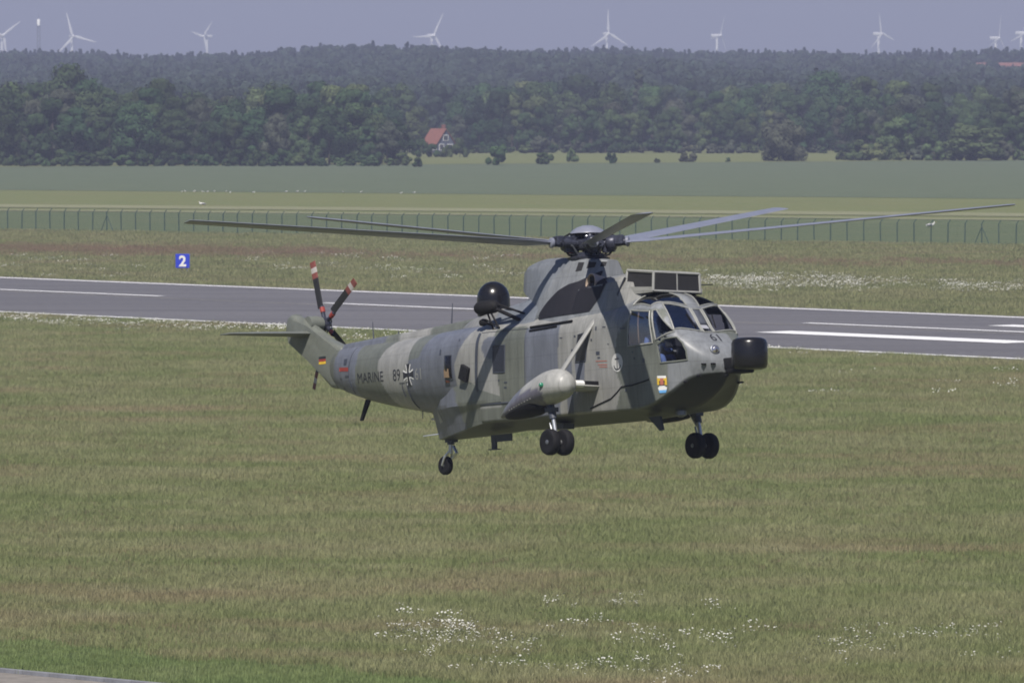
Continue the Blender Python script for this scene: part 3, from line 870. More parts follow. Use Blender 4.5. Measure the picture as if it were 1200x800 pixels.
# ------------------------------------------------------------------ houses
M['roof_tile'] = plain('red_roof_tiles', (0.17, 0.070, 0.052), 0.8, var=0.2, scale=2)
M['gable'] = plain('dark_slate_gable', (0.075, 0.085, 0.115), 0.7, var=0.15)
M['render'] = plain('white_render', (0.62, 0.62, 0.60), 0.8, var=0.06)
def house(name, loc, rz, L_, W_, eave, ridge, wallmat, gablemat, label, chimney=True):
    root = empty(name, loc); root.rotation_euler = (0, 0, rz)
    mb = MB(); mb.box((0, 0, eave / 2), (L_, W_, eave)); mb.build('wall', M[wallmat], root)
    for s in (-1, 1):
        mb = MB(); x0 = s * (L_ / 2 - .12)
        mb.prism([(-W_ / 2, eave), (W_ / 2, eave), (0, ridge)], x0 - .1, x0 + .1, lambda p, t: (t, p[0], p[1]))
        mb.build('gable', M[gablemat], root)
        mb = MB(); ov = .4
        n0 = [(0, ridge + .18), (s * (W_ / 2 + ov), eave - ov * (ridge - eave) / (W_ / 2) + .18), (s * (W_ / 2 + ov), eave - ov * (ridge - eave) / (W_ / 2) - .0), (0, ridge)]
        mb.prism(n0, -L_ / 2 - .3, L_ / 2 + .3, lambda p, t: (t, p[0], p[1]))
        rf = mb.build('roof', M['roof_tile'], root)
        if s > 0 and chimney:
            mb = MB(); mb.box((L_ * .2, W_ * .12, ridge + .3), (.7, .7, 1.6)); mb.build('chimney', M['roof_tile'], rf)
    def win(x, y, z, w, h, ax):
        mb = MB(); mb.box((x, y, z), (w + .24, .12, h + .24) if ax == 'y' else (.12, w + .24, h + .24)); f = mb.build('window', M['render'], root)
        mb = MB(); mb.box((x, y, z), (w, .16, h) if ax == 'y' else (.16, w, h)); mb.build('pane', M['interior'], f)
    for xx in (-.3, .1, .34): win(xx * L_, -W_ / 2, eave * .55, 1.1, 1.2, 'y')
    for s in (-1, 1):
        for yy in (-.25, .25): win(s * (L_ / 2 + .02), yy * W_, eave * .55, 1.1, 1.2, 'x')
        win(s * (L_ / 2 + .02), 0, eave + (ridge - eave) * .35, 1.2, 1.1, 'x')
    mb = MB(); mb.box((-.08 * L_, -W_ / 2, 1.05), (1.0, .14, 2.1)); mb.build('door', M['gable'], root)
    tag(root, label, 'house')
    return root
hs = 1400.0
house('farm_house', ((514 - 600) / FPX * hs, hs, 0.4), R(-58), 6.4, 4.6, 2.4, 5.5, 'gable', 'gable', 'small dark walled house with red tiled roof among the trees')
for px, t_, w_, k_ in ((492, 160, 22, 0), (506, 168, 22, 1), (522, 169.5, 20, 2), (539, 160, 24, 3)):
    sized('shrub', 'garden_shrub', px, 184.5, t_, w_, 'leaf_mid', 'garden shrub, %s from left, hiding foot of red roofed house' % ORD(k_ + 1), 'shrub', k_, 'shrubs in front of the farmhouse')
def hill_house(px, py, dd, L_, rz, label, up=2.2):
    xx = (px - 600) / FPX * dd
    top = CAM_H - (py - HORIZON) * dd / FPX
    rr = 3.4
    house('hillside_house', (xx, dd, top - 7.4), rz, L_, 7.5, 3.2, 6.3, 'render', 'gable', label, False)
hill_house(1172, 71.5, 2950, 24, R(4), 'long low red roofed building high on wooded ridge at right')
hill_house(228, 106.5, 2050, 7, R(20), 'small red roof showing above the left wood')
hill_house(1100, 87, 2500, 8, R(-15), 'small pale red roof in hillside trees at right')

# ------------------------------------------------------------------ wind turbines and mast on the skyline
M['turbine'] = plain('white_turbine_paint', (0.80, 0.80, 0.78), 0.4, var=0.04)
def turbine(px, py, dd, yaw, a0, bl, label):
    bl *= .84
    s = FPX / dd
    hz = CAM_H + (HORIZON - py) / s
    gz = 6.0
    root = empty('wind_turbine', ((px - 600) / s, dd, gz)); hh = hz - gz
    mb = MB(); mb.tube([(0, 0, 0), (0, 0, hh * .5), (0, 0, hh - 1.4)], 2.3, 16, 1.25); mb.build('tower', M['turbine'], root, True)
    rotz = Matrix.Rotation(yaw, 4, 'Z')
    nac = MB(); nac.box((0, 2.0, hh), (3.4, 9.5, 3.4)); nac.bevel(.7, 2); o = nac.build('nacelle', M['turbine'], root, True); o.rotation_euler = (0, 0, yaw)
    hub = MB(); hub.lathe([(.01, -2.1), (.9, -1.7), (1.5, -.8), (1.6, .6), (1.3, 1.2)], (0, -4.2, hh), (0, 1, 0), 16); o = hub.build('hub', M['turbine'], root, True); o.rotation_euler = (0, 0, yaw)
    for k in range(3):
        a = R(a0) + k * 2 * math.pi / 3
        dr = Vector((math.cos(a), 0, math.sin(a))); pr = Vector((-math.sin(a), 0, math.cos(a)))
        mb = MB(); rings = []
        for t, ch, th in ((0.03, 1.6, 1.4), (.1, 2.0, 1.1), (.2, 3.0, .8), (.4, 2.3, .55), (.7, 1.5, .35), (.95, .8, .2), (1.0, .25, .1)):
            c = Vector((0, -4.6, hh)) + dr * (bl * t)
            rings.append([c + pr * (ch * .7), c + Vector((0, th / 2, 0)) + pr * (ch * .15), c - pr * (ch * .3), c + Vector((0, -th / 2, 0)) + pr * (ch * .15)])
        mb.loft(rings); o = mb.build('blade', M['turbine'], root, True); o.rotation_euler = (0, 0, yaw)
    tag(root, label, 'wind turbine', 'wind turbines beyond the wooded ridge')
turbine(3, 42, 6500, R(25), 38, 30, 'wind turbine cut by left edge of the photo')
turbine(85, 43, 6300, R(20), 106, 31, 'wind turbine with upright blade right of the lattice mast')
turbine(243, 43, 6700, R(-50), 46, 27, 'wind turbine above dip in ridge, right of the lattice mast')
turbine(506, 42, 6300, R(35), 63, 32, 'wind turbine left of helicopter mast with blade raised to right')
turbine(711, 40, 6400, R(28), 92, 31, 'wind turbine straight above the helicopter rotor head')
turbine(840, 42, 6600, R(60), 68, 28, 'wind turbine turned side-on, between rotor head and right turbines')
turbine(1029, 40, 6300, R(45), 101, 26, 'wind turbine third from the right edge, above the right woods')
turbine(1166, 45, 6600, R(58), 80, 31, 'wind turbine second from right edge, one blade upright')
turbine(1196, 39, 6200, R(48), 80, 31, 'wind turbine cut by right edge of the photo')

M['mast'] = plain('grey_galvanised_steel', (0.16, 0.17, 0.19), 0.6, metal=0.2)
md_ = 4200.0; ms = FPX / md_
mroot = empty('lattice_mast', ((46 - 600) / ms, md_, 10)); mh = CAM_H + (HORIZON - 25) / ms - 10
for sx in (-1, 1):
    for sy in (-1, 1):
        mb = MB(); mb.tube([(sx * 1.3, sy * 1.3, 0), (sx * .9, sy * .9, mh - 3)], .17, 6); mb.build('leg', M['mast'], mroot)
mb = MB()
for k in range(16):
    z0, z1 = (mh - 3) * k / 16, (mh - 3) * (k + 1) / 16
    w0, w1 = 1.3 - .4 * k / 16, 1.3 - .4 * (k + 1) / 16
    for (x0, y0), (x1, y1) in (((-1, -1), (1, -1)), ((1, -1), (1, 1)), ((1, 1), (-1, 1)), ((-1, 1), (-1, -1))):
        mb.tube([(x0 * w0, y0 * w0, z0), (x1 * w1, y1 * w1, z1)], .1, 5); mb.tube([(x1 * w0, y1 * w0, z0), (x0 * w1, y0 * w1, z1)], .1, 5)
mb.build('bracing', M['mast'], mroot)
mb = MB(); mb.lathe([(1.0, 0), (1.15, .2), (1.15, 4.2), (.9, 4.6)], (0, 0, mh - 3.4), (0, 0, 1), 14); mb.build('antenna_drum', M['turbine'], mroot, True)
mb = MB(); mb.tube([(0, 0, mh), (0, 0, mh + 5)], .12, 6); mb.build('antenna_rod', M['mast'], mroot)
tag(mroot, 'grey lattice radio mast with pale drum on left skyline', 'mast')

# ------------------------------------------------------------------ perimeter fence
M['fence_green'] = plain('green_fence_steel', (0.022, 0.050, 0.046), 0.6, var=0.2)
fa_, fb_ = ground_at(-40, 268.9), ground_at(1240, 287.8)
fl_ = (fb_ - fa_).length; fdir = (fb_ - fa_).normalized(); fang = math.atan2(fdir.y, fdir.x)
fence = empty('perimeter_fence', fa_); fence.rotation_euler = (0, 0, fang)
tag(fence, 'long green wire mesh fence with angled posts beyond the runway', 'fence')
SP = 1.86; FH = 2.05
mb = MB(); mb.box((0, 0, FH / 2), (.078, .078, FH)); mb.tube([(0, 0, FH - .02), (.20, .14, FH + .34)], .04, 6)
post_me = mb.mesh('post', M['fence_green'])
mb = MB()
nw = 13
for k in range(1, nw):
    x = SP * k / nw; mb.box((x, 0, FH / 2), (.009, .009, FH - .1))
for k in range(10):
    mb.box((SP / 2, .012, .06 + (FH - .12) * k / 9), (SP - .08, .009, .009))
panel_me = mb.mesh('mesh_panel', M['fence_green'])
mb = MB()
for t in (.35, .95): mb.box((SP / 2 + .20 * t, .14 * t, FH + .34 * t), (SP, .012, .012))
wire_me = mb.mesh('barbed_wire', M['fence_green'])
mb = MB()
for s in (-1, 1): mb.tube([(0, 0, FH * .85), (s * .8, 0.02, 0)], .04, 6)
brace_me = mb.mesh('brace', M['fence_green'])
nposts = int(fl_ / SP)
for i in range(nposts):
    o = obj_from('post', post_me, fence); o.location = (i * SP, 0, 0)
    o.rotation_euler = (random.uniform(-.012, .012), random.uniform(-.02, .02), random.uniform(-.1, .1)); o.scale = (1, 1, random.uniform(.985, 1.02))
    o = obj_from('mesh_panel', panel_me, fence); o.location = (i * SP, 0, 0)
    o = obj_from('barbed_wire', wire_me, fence); o.location = (i * SP, 0, 0)
for bpx in (131, 1140):
    i = round((ground_at(bpx, 269.5 + bpx * .015) - fa_).dot(fdir) / SP)
    o = obj_from('brace', brace_me, fence); o.location = (i * SP, 0, 0)

# ------------------------------------------------------------------ runway distance sign
M['sign_blue'] = plain('blue_sign_face', (0.02, 0.04, 0.42), 0.4, var=0.05)
def text_mesh(name, body, height, mat, extrude=0.0, bold=0.0, width=1.0):
    cu = bpy.data.curves.new(name, 'FONT'); cu.body = body; cu.size = 1.0; cu.align_x = 'CENTER'; cu.extrude = extrude / max(height, 1e-6); cu.offset = bold
    cu.fill_mode = 'BOTH'
    o = bpy.data.objects.new(name, cu); COL.objects.link(o)
    dg = bpy.context.evaluated_depsgraph_get()
    me = bpy.data.meshes.new_from_object(o.evaluated_get(dg))
    bpy.data.objects.remove(o); bpy.data.curves.remove(cu)
    v = np.zeros(len(me.vertices) * 3, dtype=np.float32); me.vertices.foreach_get('co', v); v = v.reshape(-1, 3)
    lo, hi = v.min(0), v.max(0); k = height / (hi[1] - lo[1])
    v[:, 0] = (v[:, 0] - (lo[0] + hi[0]) / 2) * k * width; v[:, 1] = (v[:, 1] - (lo[1] + hi[1]) / 2) * k; v[:, 2] *= k
    me.vertices.foreach_set('co', v.ravel()); me.update(); me.name = name
    me.materials.clear(); me.materials.append(mat)
    return me
sg = ground_at(214, 318.5); ss = FPX / sg.y
sign = empty('distance_sign', sg); sign.rotation_euler = (0, 0, R(4))
sw, sh = 16.5 / ss, 16.5 / ss
mb = MB(); mb.box((0, 0, .32 + sh / 2), (sw, .14, sh)); mb.bevel(.02, 1); mb.build('board', M['sign_blue'], sign)
for s in (-1, 1):
    mb = MB(); mb.box((s * sw * .34, .05, .2), (.06, .06, .5)); mb.build('leg', M['mast'], sign)
o = obj_from('numeral', text_mesh('numeral', '2', sh * .78, M['white'], .01, .03), sign); o.rotation_euler = (math.pi / 2, 0, 0); o.location = (0, -.085, .32 + sh / 2)
tag(sign, 'square blue sign with white 2 beyond the runway', 'sign')

# ------------------------------------------------------------------ white birds in the fields
M['feather'] = plain('white_feathers', (0.55, 0.55, 0.53), 0.8, var=0.05)
M['wing_grey'] = plain('grey_feathers', (0.22, 0.22, 0.23), 0.8, var=0.1)
def bird(px, py, size, rz, label, group=None):
    g = ground_at(px, py); root = empty('white_bird', g); root.rotation_euler = (0, 0, rz); root.scale = (size, size, size * .75)
    mb = MB(); prof = [(.01, -.30), (.07, -.25), (.13, -.1), (.14, .05), (.10, .2), (.05, .27), (.01, .30)]
    mb.lathe(prof, (0, 0, .27), (1, 0, .18), 10)
    neck = [(.22, 0, .33), (.27, 0, .42), (.28, 0, .50), (.33, 0, .53)]
    mb.tube(neck, .05, 8, .04); mb.build('body', M['feather'], root, True)
    for s in (-1, 1):
        mb = MB(); mb.lathe([(.01, -.27), (.05, -.15), (.075, 0), (.05, .12), (.01, .18)], (-.04, s * .10, .30), (1, 0, .16), 8); o = mb.build('wing', M['wing_grey'], root, True)
        mb = MB(); mb.tube([(0, s * .05, .2), (.01, s * .05, 0)], .012, 5); mb.build('leg', M['gold'], root)
    mb = MB(); mb.tube([(.36, 0, .53), (.43, 0, .515)], .018, 6, .006); mb.build('beak', M['gold'], root)
    tag(root, label, 'bird', group)
bx = [213, 217, 227, 229, 238, 243, 251, 265, 270, 297, 335, 348, 357, 402, 423, 470, 485]
for i, x in enumerate(bx):
    bird(x, 225.5 + random.uniform(-1, 1) + (x - 213) * .006, .72, random.uniform(0, 6.28), 'tiny white bird, %s from left in row at crop edge' % ORD(i + 1), 'white birds along the crop edge')
bird(237.5, 241.5, 1.5, R(190), 'larger white bird on pale strip, nearer than the row')
bird(1090, 267, 1.6, R(10), 'large white bird behind fence at far right')

# ------------------------------------------------------------------ helicopter (x forward, y to port, z up; z = 0 at wheel level)
HM = Matrix.Translation((1.7485, 130.738, 7.1976)) @ Matrix.Rotation(-0.937026, 4, 'Z') @ Matrix.Rotation(-0.102104, 4, 'Y') @ Matrix.Rotation(-0.0539896, 4, 'X')
heli = empty('helicopter')
heli.matrix_world = HM
tag(heli, 'grey and green camouflaged military helicopter hovering above the meadow', 'helicopter')

def pchip(x, y, xi):
    x = np.asarray(x, float); y = np.asarray(y, float); h = np.diff(x); dl = np.diff(y) / h
    d = np.zeros_like(y)
    for i in range(1, len(x) - 1):
        if dl[i - 1] * dl[i] > 0:
            w1, w2 = 2 * h[i] + h[i - 1], h[i] + 2 * h[i - 1]
            d[i] = (w1 + w2) / (w1 / dl[i - 1] + w2 / dl[i])
    d[0], d[-1] = dl[0], dl[-1]
    k = np.clip(np.searchsorted(x, xi) - 1, 0, len(x) - 2)
    t = (xi - x[k]) / h[k]
    return ((1 + 2 * t) * (1 - t) ** 2 * y[k] + t * (1 - t) ** 2 * h[k] * d[k] + t * t * (3 - 2 * t) * y[k + 1] + t * t * (t - 1) * h[k] * d[k + 1])

#        X      zk    yc    zc    ym    zs    zt    n    b
HS = [(-10.2, 2.30, .04, 2.34, .08, 2.60, 2.92, 2.0, 1), (-9.8, 2.10, .06, 2.14, .19, 2.54, 2.95, 2.0, 1), (-9.4, 1.96, .10, 2.00, .31, 2.48, 2.98, 2.1, 1), (-8.26, 1.66, .2, 1.70, .50, 2.33, 2.98, 2.2, 1),
      (-6.2, 1.29, .4, 1.36, .77, 2.22, 3.01, 2.3, 1), (-5.2, 1.14, .55, 1.22, .90, 2.25, 3.04, 2.4, 1), (-4.2, .98, .75, 1.1, 1.02, 2.30, 3.07, 2.5, .9),
      (-3.4, .82, .92, .95, 1.07, 2.38, 3.09, 2.6, .5), (-2.6, .66, 1.0, .83, 1.08, 2.42, 3.10, 2.8, 0), (0, .62, 1.02, .82, 1.08, 2.42, 3.12, 2.8, 0),
      (2.4, .62, 1.02, .80, 1.08, 2.42, 3.27, 2.8, 0), (3.0, .68, 1.02, .79, 1.07, 2.40, 3.32, 3.0, 0), (3.4, .74, 1.01, .84, 1.04, 2.33, 3.23, 3.4, 0),
      (3.75, .80, .97, .97, 1.01, 2.22, 2.95, 4.2, 0), (3.95, .85, .92, 1.08, .97, 2.14, 2.73, 4.4, 0), (4.15, .92, .84, 1.22, .91, 2.04, 2.47, 4.2, 0),
      (4.40, 1.03, .70, 1.40, .80, 1.94, 2.28, 3.4, 0), (4.60, 1.15, .51, 1.47, .64, 1.84, 2.10, 2.8, 0), (4.75, 1.28, .32, 1.49, .45, 1.76, 1.95, 2.4, 0),
      (4.86, 1.40, .14, 1.50, .24, 1.66, 1.77, 2.2, 0), (4.91, 1.50, .02, 1.51, .03, 1.58, 1.60, 2.0, 0)]
HSA = np.array(HS, float)
def hull_rings(Xs, nb=8, ns=34, nt=30):
    prm = [pchip(HSA[:, 0], HSA[:, j], Xs) for j in range(1, 9)]
    rings = []
    for X, zk, yc, zc, ym, zs, zt, n, b in zip(Xs, *prm):
        t = np.linspace(0, 1, nb, endpoint=False); ya, za = yc * t, zk + (zc - zk) * t
        t = np.linspace(0, 1, ns, endpoint=False)
        y2 = yc + (ym - yc) * (1 - (1 - t) ** 1.8); z2 = zc + (zs - zc) * t
        ys = np.concatenate([ya, y2]); zz = np.concatenate([za, z2])
        if b > 0:
            tt = np.linspace(0, 1, nb + ns, endpoint=False) * math.pi / 2
            e = 2 / 2.25
            ye = ym * np.sin(tt) ** e; ze = zs - (zs - zk) * np.cos(tt) ** e
            ys = ys * (1 - b) + ye * b; zz = zz * (1 - b) + ze * b
        tt = np.linspace(0, 1, nt) * math.pi / 2; e = 2 / n
        y3 = ym * np.abs(np.cos(tt)) ** e; z3 = zs + (zt - zs) * np.abs(np.sin(tt)) ** e
        ys = np.concatenate([ys, y3]); zz = np.concatenate([zz, z3])
        half = np.stack([np.full_like(ys, X), -ys, zz], 1)
        other = half[1:-1][::-1].copy(); other[:, 1] *= -1
        rings.append(np.concatenate([half, other]))
    return np.array(rings)
def grid_faces(nr, npnt):
    i = np.arange(nr - 1)[:, None]; j = np.arange(npnt)[None, :]; jn = (j + 1) % npnt
    a = i * npnt + j; b = i * npnt + jn
    return np.stack([a, a + npnt, b + npnt, b], -1).reshape(-1, 4)

def in_poly(px, py, poly):
    px = np.asarray(px); py = np.asarray(py); c = np.zeros(px.shape, bool); n = len(poly)
    for i in range(n):
        x0, y0 = poly[i]; x1, y1 = poly[i - 1]
        if y0 == y1: continue
        c ^= ((y0 > py) != (y1 > py)) & (px < (x1 - x0) * (py - y0) / (y1 - y0) + x0)
    return c
def cz(z, pts): 
    p = sorted(pts); return np.interp(z, [a for a, _ in p], [b for _, b in p])

C_M = (0.175, 0.185, 0.195)
def camo_colour(P):
    X, Y, Z = P[:, 0], P[:, 1], P[:, 2]
    wob = 0.03 * np.sin(Z * 5.1 + 1.0)
    X = X + np.where(Y > 0, .35, 0) * np.sin(Z * 2)           # the port side is painted a little differently
    c = np.tile(np.array(C_G), (len(P), 1))
    def put(mask, col): c[mask] = col
    put(X > -9.62 + (Z - 2.3) * .3, C_B)
    put(X > -8.38 + wob, C_G)
    put(X > cz(Z, [(2.98, -6.78), (2.75, -7.06), (2.47, -7.27), (2.17, -7.21), (1.8, -6.98), (1.48, -6.79)]), C_L)
    put(X > cz(Z, [(1.31, -5.95), (1.79, -5.90), (2.27, -5.79), (2.66, -5.74), (2.98, -5.63)]), C_B)
    put((X > -5.78) & (X < -5.25 + (Z - 2.5) * .5) & (Z > 2.42), C_G)
    put((X > cz(Z, [(2.94, -3.06), (2.58, -3.36), (2.22, -3.63), (1.74, -3.65), (1.16, -3.56), (.7, -3.3)])) & (Z > 1.15), C_L)
    put((X > -3.35) & (Z <= 1.15), C_G)
    put(in_poly(X, Z, [(-2.2, 2.2), (-2.45, 2.25), (-2.58, 2.45), (-2.5, 2.66), (-2.2, 2.72), (-1.8, 2.7), (-1.8, 2.2)]), C_B)
    put((X > -2.05 + (2.3 - Z) * .12) & (X < -.95) & (Z < 2.85), C_G)
    put((X > -.95) & (X < .30 + wob) & (Z < 2.82), C_B)
    put((X > -.95) & (Z >= 2.82), C_L)
    put((X >= .28 + wob), C_L)
    put((X > .55) & (X < .75) & (Z < 2.0), C_B) 
    front = X > cz(Z, [(3.1, 2.28), (2.75, 2.27), (2.55, 2.46), (2.28, 2.38), (1.92, 2.31), (1.55, 2.36), (1.32, 2.51), (.85, 2.28)])
    put(front, C_G)
    put(front & (Z > cz(X, [(2.1, 2.7), (2.45, 2.45), (2.8, 2.75), (3.1, 3.0)])) & (X < 3.1), C_M)
    put(front & (X > 3.02) & (Z > 2.9), C_M)
    put((X > 3.98 + (2.0 - Z) * .18 * np.where(Z > 1.9, 1, 0.2)) , C_M)
    put((X > 3.7) & (Y > .45), C_G)
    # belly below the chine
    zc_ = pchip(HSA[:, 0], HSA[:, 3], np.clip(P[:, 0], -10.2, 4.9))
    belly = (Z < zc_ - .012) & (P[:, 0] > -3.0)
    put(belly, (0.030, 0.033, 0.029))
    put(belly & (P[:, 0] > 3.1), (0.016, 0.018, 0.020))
    return c

def add_camo(me, cols):
    a = me.color_attributes.new('camo', 'FLOAT_COLOR', 'POINT')
    rgba = np.concatenate([cols, np.ones((len(cols), 1))], 1).astype(np.float32)
    a.data.foreach_set('color', rgba.ravel())

def bvh_of(V, F):
    return BVHTree.FromPolygons([Vector(v) for v in V], [tuple(int(q) for q in f) for f in F])

Xs = np.unique(np.round(np.concatenate([np.arange(-10.2, 4.4, .045), np.linspace(4.4, 4.86, 22), np.linspace(4.86, 4.91, 9)]), 4))
RG = hull_rings(Xs)
HV = RG.reshape(-1, 3); HF = grid_faces(len(Xs), RG.shape[1])
hull_bvh = bvh_of(HV, HF)

# window openings (x,z outline seen from the side; x,y outline seen from above)
W_SIDE = [(2.84, 2.92), (3.46, 2.86), (3.60, 2.17), (2.79, 2.15)]
W_TRI = [(3.53, 2.88), (3.62, 2.88), (4.13, 2.39), (3.70, 2.23)]
W_CHIN = [(3.74, 2.12), (3.95, 2.24), (4.22, 2.26), (4.36, 2.12), (4.44, 1.95), (4.45, 1.76), (4.2, 1.74), (3.82, 1.73)]
W_WIND = [(3.615, .75), (3.78, .17), (4.24, .17), (4.10, .83)]
W_CENT = [(3.79, .115), (3.79, -.115), (4.25, -.13), (4.25, .13)]
W_BROW = [(2.82, .93), (2.95, .22), (3.71, .17), (3.585, .70), (3.42, .92)]
cen = HV[HF].mean(1)
hole = np.zeros(len(HF), bool)
for poly in (W_SIDE, W_TRI, W_CHIN): hole |= in_poly(cen[:, 0], cen[:, 2], poly)
for poly in (W_WIND, W_BROW): hole |= in_poly(cen[:, 0], np.abs(cen[:, 1]), poly) & (cen[:, 2] > 2.35)
hole |= in_poly(cen[:, 0], cen[:, 1], W_CENT) & (cen[:, 2] > 2.3)
fus_me = np_mesh('fuselage', HV, HF[~hole], M['camo'], True)
fus_me.materials.append(M['interior'])
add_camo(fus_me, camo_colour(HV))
fus = obj_from('fuselage', fus_me, heli)
so = fus.modifiers.new('skin', 'SOLIDIFY'); so.thickness = .03; so.offset = -1; so.material_offset = 1; so.material_offset_rim = 0

def caster(bvh, axis, side=-1):
    """2d point -> point on the surface, seen from the side ('y'), above ('z') or front ('x')."""
    def f(a, b, off):
        if axis == 'y': o, d = Vector((a, side * 6, b)), Vector((0, -side, 0))
        elif axis == 'z': o, d = Vector((a, b, 8)), Vector((0, 0, -1))
        else: o, d = Vector((9, a, b)), Vector((-1, 0, 0))
        h = bvh.ray_cast(o, d)
        if h[0] is None: return None
        n = h[1] if h[1].dot(d) < 0 else -h[1]
        return h[0] + n.normalized() * off
    return f
HSIDE = caster(hull_bvh, 'y', -1); HPORT = caster(hull_bvh, 'y', 1); HTOP = caster(hull_bvh, 'z')

def cut_bm(bm, res):
    xs = [v.co.x for v in bm.verts]; ys_ = [v.co.y for v in bm.verts]
    for ax, lo, hi in ((0, min(xs), max(xs)), (1, min(ys_), max(ys_))):
        k = math.ceil(lo / res)
        while k * res < hi:
            co = [0, 0, 0]; co[ax] = k * res; no = [0, 0, 0]; no[ax] = 1
            bmesh.ops.bisect_plane(bm, geom=bm.verts[:] + bm.edges[:] + bm.faces[:], plane_co=co, plane_no=no)
            k += 1
def wrap(bm, name, cast, mat, parent, off=.006, thick=0.0):
    bad = []
    for v in bm.verts:
        p = cast(v.co.x, v.co.y, off)
        if p is None: bad.append(v)
        else: v.co = p
    if bad: bmesh.ops.delete(bm, geom=bad, context='VERTS')
    me = bpy.data.meshes.new(name)
    for f in bm.faces: f.smooth = True
    bm.to_mesh(me); bm.free(); me.materials.append(mat)
    o = obj_from(name, me, parent)
    return o
def patch(name, poly, cast, mat, parent, off=.006, res=.1):
    bm = bmesh.new(); bm.faces.new([bm.verts.new((a, b, 0)) for a, b in poly])
    bmesh.ops.triangulate(bm, faces=bm.faces[:])
    cut_bm(bm, res)
    return wrap(bm, name, cast, mat, parent, off)
def outline(name, poly, cast, mat, parent, r=.022, off=.004, step=.06):
    pts = []
    for i in range(len(poly)):
        a, b = Vector(poly[i]), Vector(poly[(i + 1) % len(poly)])
        n = max(1, int((b - a).length / step))
        for k in range(n): pts.append(a.lerp(b, k / n))
    P = [cast(p.x, p.y, off) for p in pts]; P = [p for p in P if p is not None]
    mb = MB(); mb.tube(P, r, 6, closed=True)
    return mb.build(name, mat, parent, True)
def trace(name, pts, cast, mat, parent, r=.012, off=.004, step=.08):
    P = []
    for a, b in zip(pts[:-1], pts[1:]):
        a, b = Vector(a), Vector(b); n = max(1, int((b - a).length / step))
        P += [a.lerp(b, k / n) for k in range(n)]
    P.append(Vector(pts[-1]))
    Q = [cast(p.x, p.y, off) for p in P]; Q = [q for q in Q if q is not None]
    mb = MB(); mb.tube(Q, r, 6)
    return mb.build(name, mat, parent, True)
def decal_text(name, body, cx, cz_, h, cast, mat, parent, width=1.0, bold=0.0, slope=0.0, off=.006, res=.12):
    me = text_mesh(name, body, h, mat, 0, bold, width)
    bm = bmesh.new(); bm.from_mesh(me); bpy.data.meshes.remove(me)
    bmesh.ops.triangulate(bm, faces=bm.faces[:])
    for v in bm.verts: v.co = Vector((v.co.x + cx, v.co.y + cz_ + v.co.x * slope, 0))
    cut_bm(bm, res)
    return wrap(bm, name, cast, mat, parent, off)

# cockpit windows: frame (part) with its pane (sub-part), both sides
def window(name, poly, cast, pane_mat, frame_mat='frame', r=.018, off=.002):
    f = outline(name, poly, cast, M[frame_mat], heli, r)
    patch('pane', poly, cast, M[pane_mat], f, off, .12)
    return f
for s, cast in ((-1, HSIDE), (1, HPORT)):
    window('side_window', W_SIDE, cast, 'glass')
    window('quarter_window', W_TRI, cast, 'glass')
    window('chin_window', W_CHIN, cast, 'glass', 'green', .018)
    mir = lambda poly: [(a, b * s) for a, b in poly]
    window('windscreen', mir(W_WIND), HTOP, 'glass', 'frame', .020)
    window('eyebrow_window', mir(W_BROW), HTOP, 'dark_glass', 'frame', .016)
window('centre_windscreen', W_CENT, HTOP, 'glass', 'frame', .018)
trace('window_divider', [(3.10, 2.90), (3.14, 2.16)], HSIDE, M['tan'], heli, .014, -.02)

# stern of the boat hull below the boom, with its transom
st = []
for X, zk, yc, zc, yt in ((-1.9, .66, .99, .84, 1.05), (-2.6, .65, .985, .82, 1.062), (-3.2, .64, .92, .76, 1.045), (-3.9, .625, .76, .70, .97), (-4.6, .61, .54, .655, .78), (-5.15, .60, .33, .63, .52), (-5.40, .60, .24, .62, .33)):
    q = [(0, zk), (yc * .5, (zk + zc) / 2 - .004), (yc, zc), (yc + (yt - yc) * .45, zc + .35), (yt, 1.25), (yt * .98, 1.85), (0, 1.9)]
    lean = 0.0 if X > -5.3 else 1.0
    st.append([(X - lean * (z - .6) * .22, -y, z) for y, z in q] + [(X - lean * (z - .6) * .22, y, z) for y, z in q[1:-1][::-1]])
mb = MB(); mb.loft(st)
bmesh.ops.subdivide_edges(mb.bm, edges=mb.bm.edges[:], cuts=5, use_grid_fill=True)
sme = mb.mesh('stern_hull', M['camo'], True, 30)
sv = np.zeros(len(sme.vertices) * 3, dtype=np.float32); sme.vertices.foreach_get('co', sv); sv = sv.reshape(-1, 3)
sc_ = np.tile(np.array(C_B), (len(sv), 1))
sc_[(sv[:, 0] > -3.5 - (sv[:, 2] - .7) * .3)] = C_G
sc_[in_poly(sv[:, 0], sv[:, 2], [(-2.5, .6), (-2.35, .8), (-2.2, 1.2), (-2.05, 1.2), (-2.1, .8), (-2.1, .6)])] = C_L
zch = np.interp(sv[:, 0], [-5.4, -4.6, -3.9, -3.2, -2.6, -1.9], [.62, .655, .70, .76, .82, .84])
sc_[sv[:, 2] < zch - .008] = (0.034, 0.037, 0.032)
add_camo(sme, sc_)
stern = obj_from('stern_hull', sme, heli)
stern_bvh = bvh_of(sv, [tuple(p.vertices) for p in sme.polygons]) if all(len(p.vertices) == 4 for p in sme.polygons) else BVHTree.FromPolygons([Vector(v) for v in sv], [tuple(p.vertices) for p in sme.polygons])

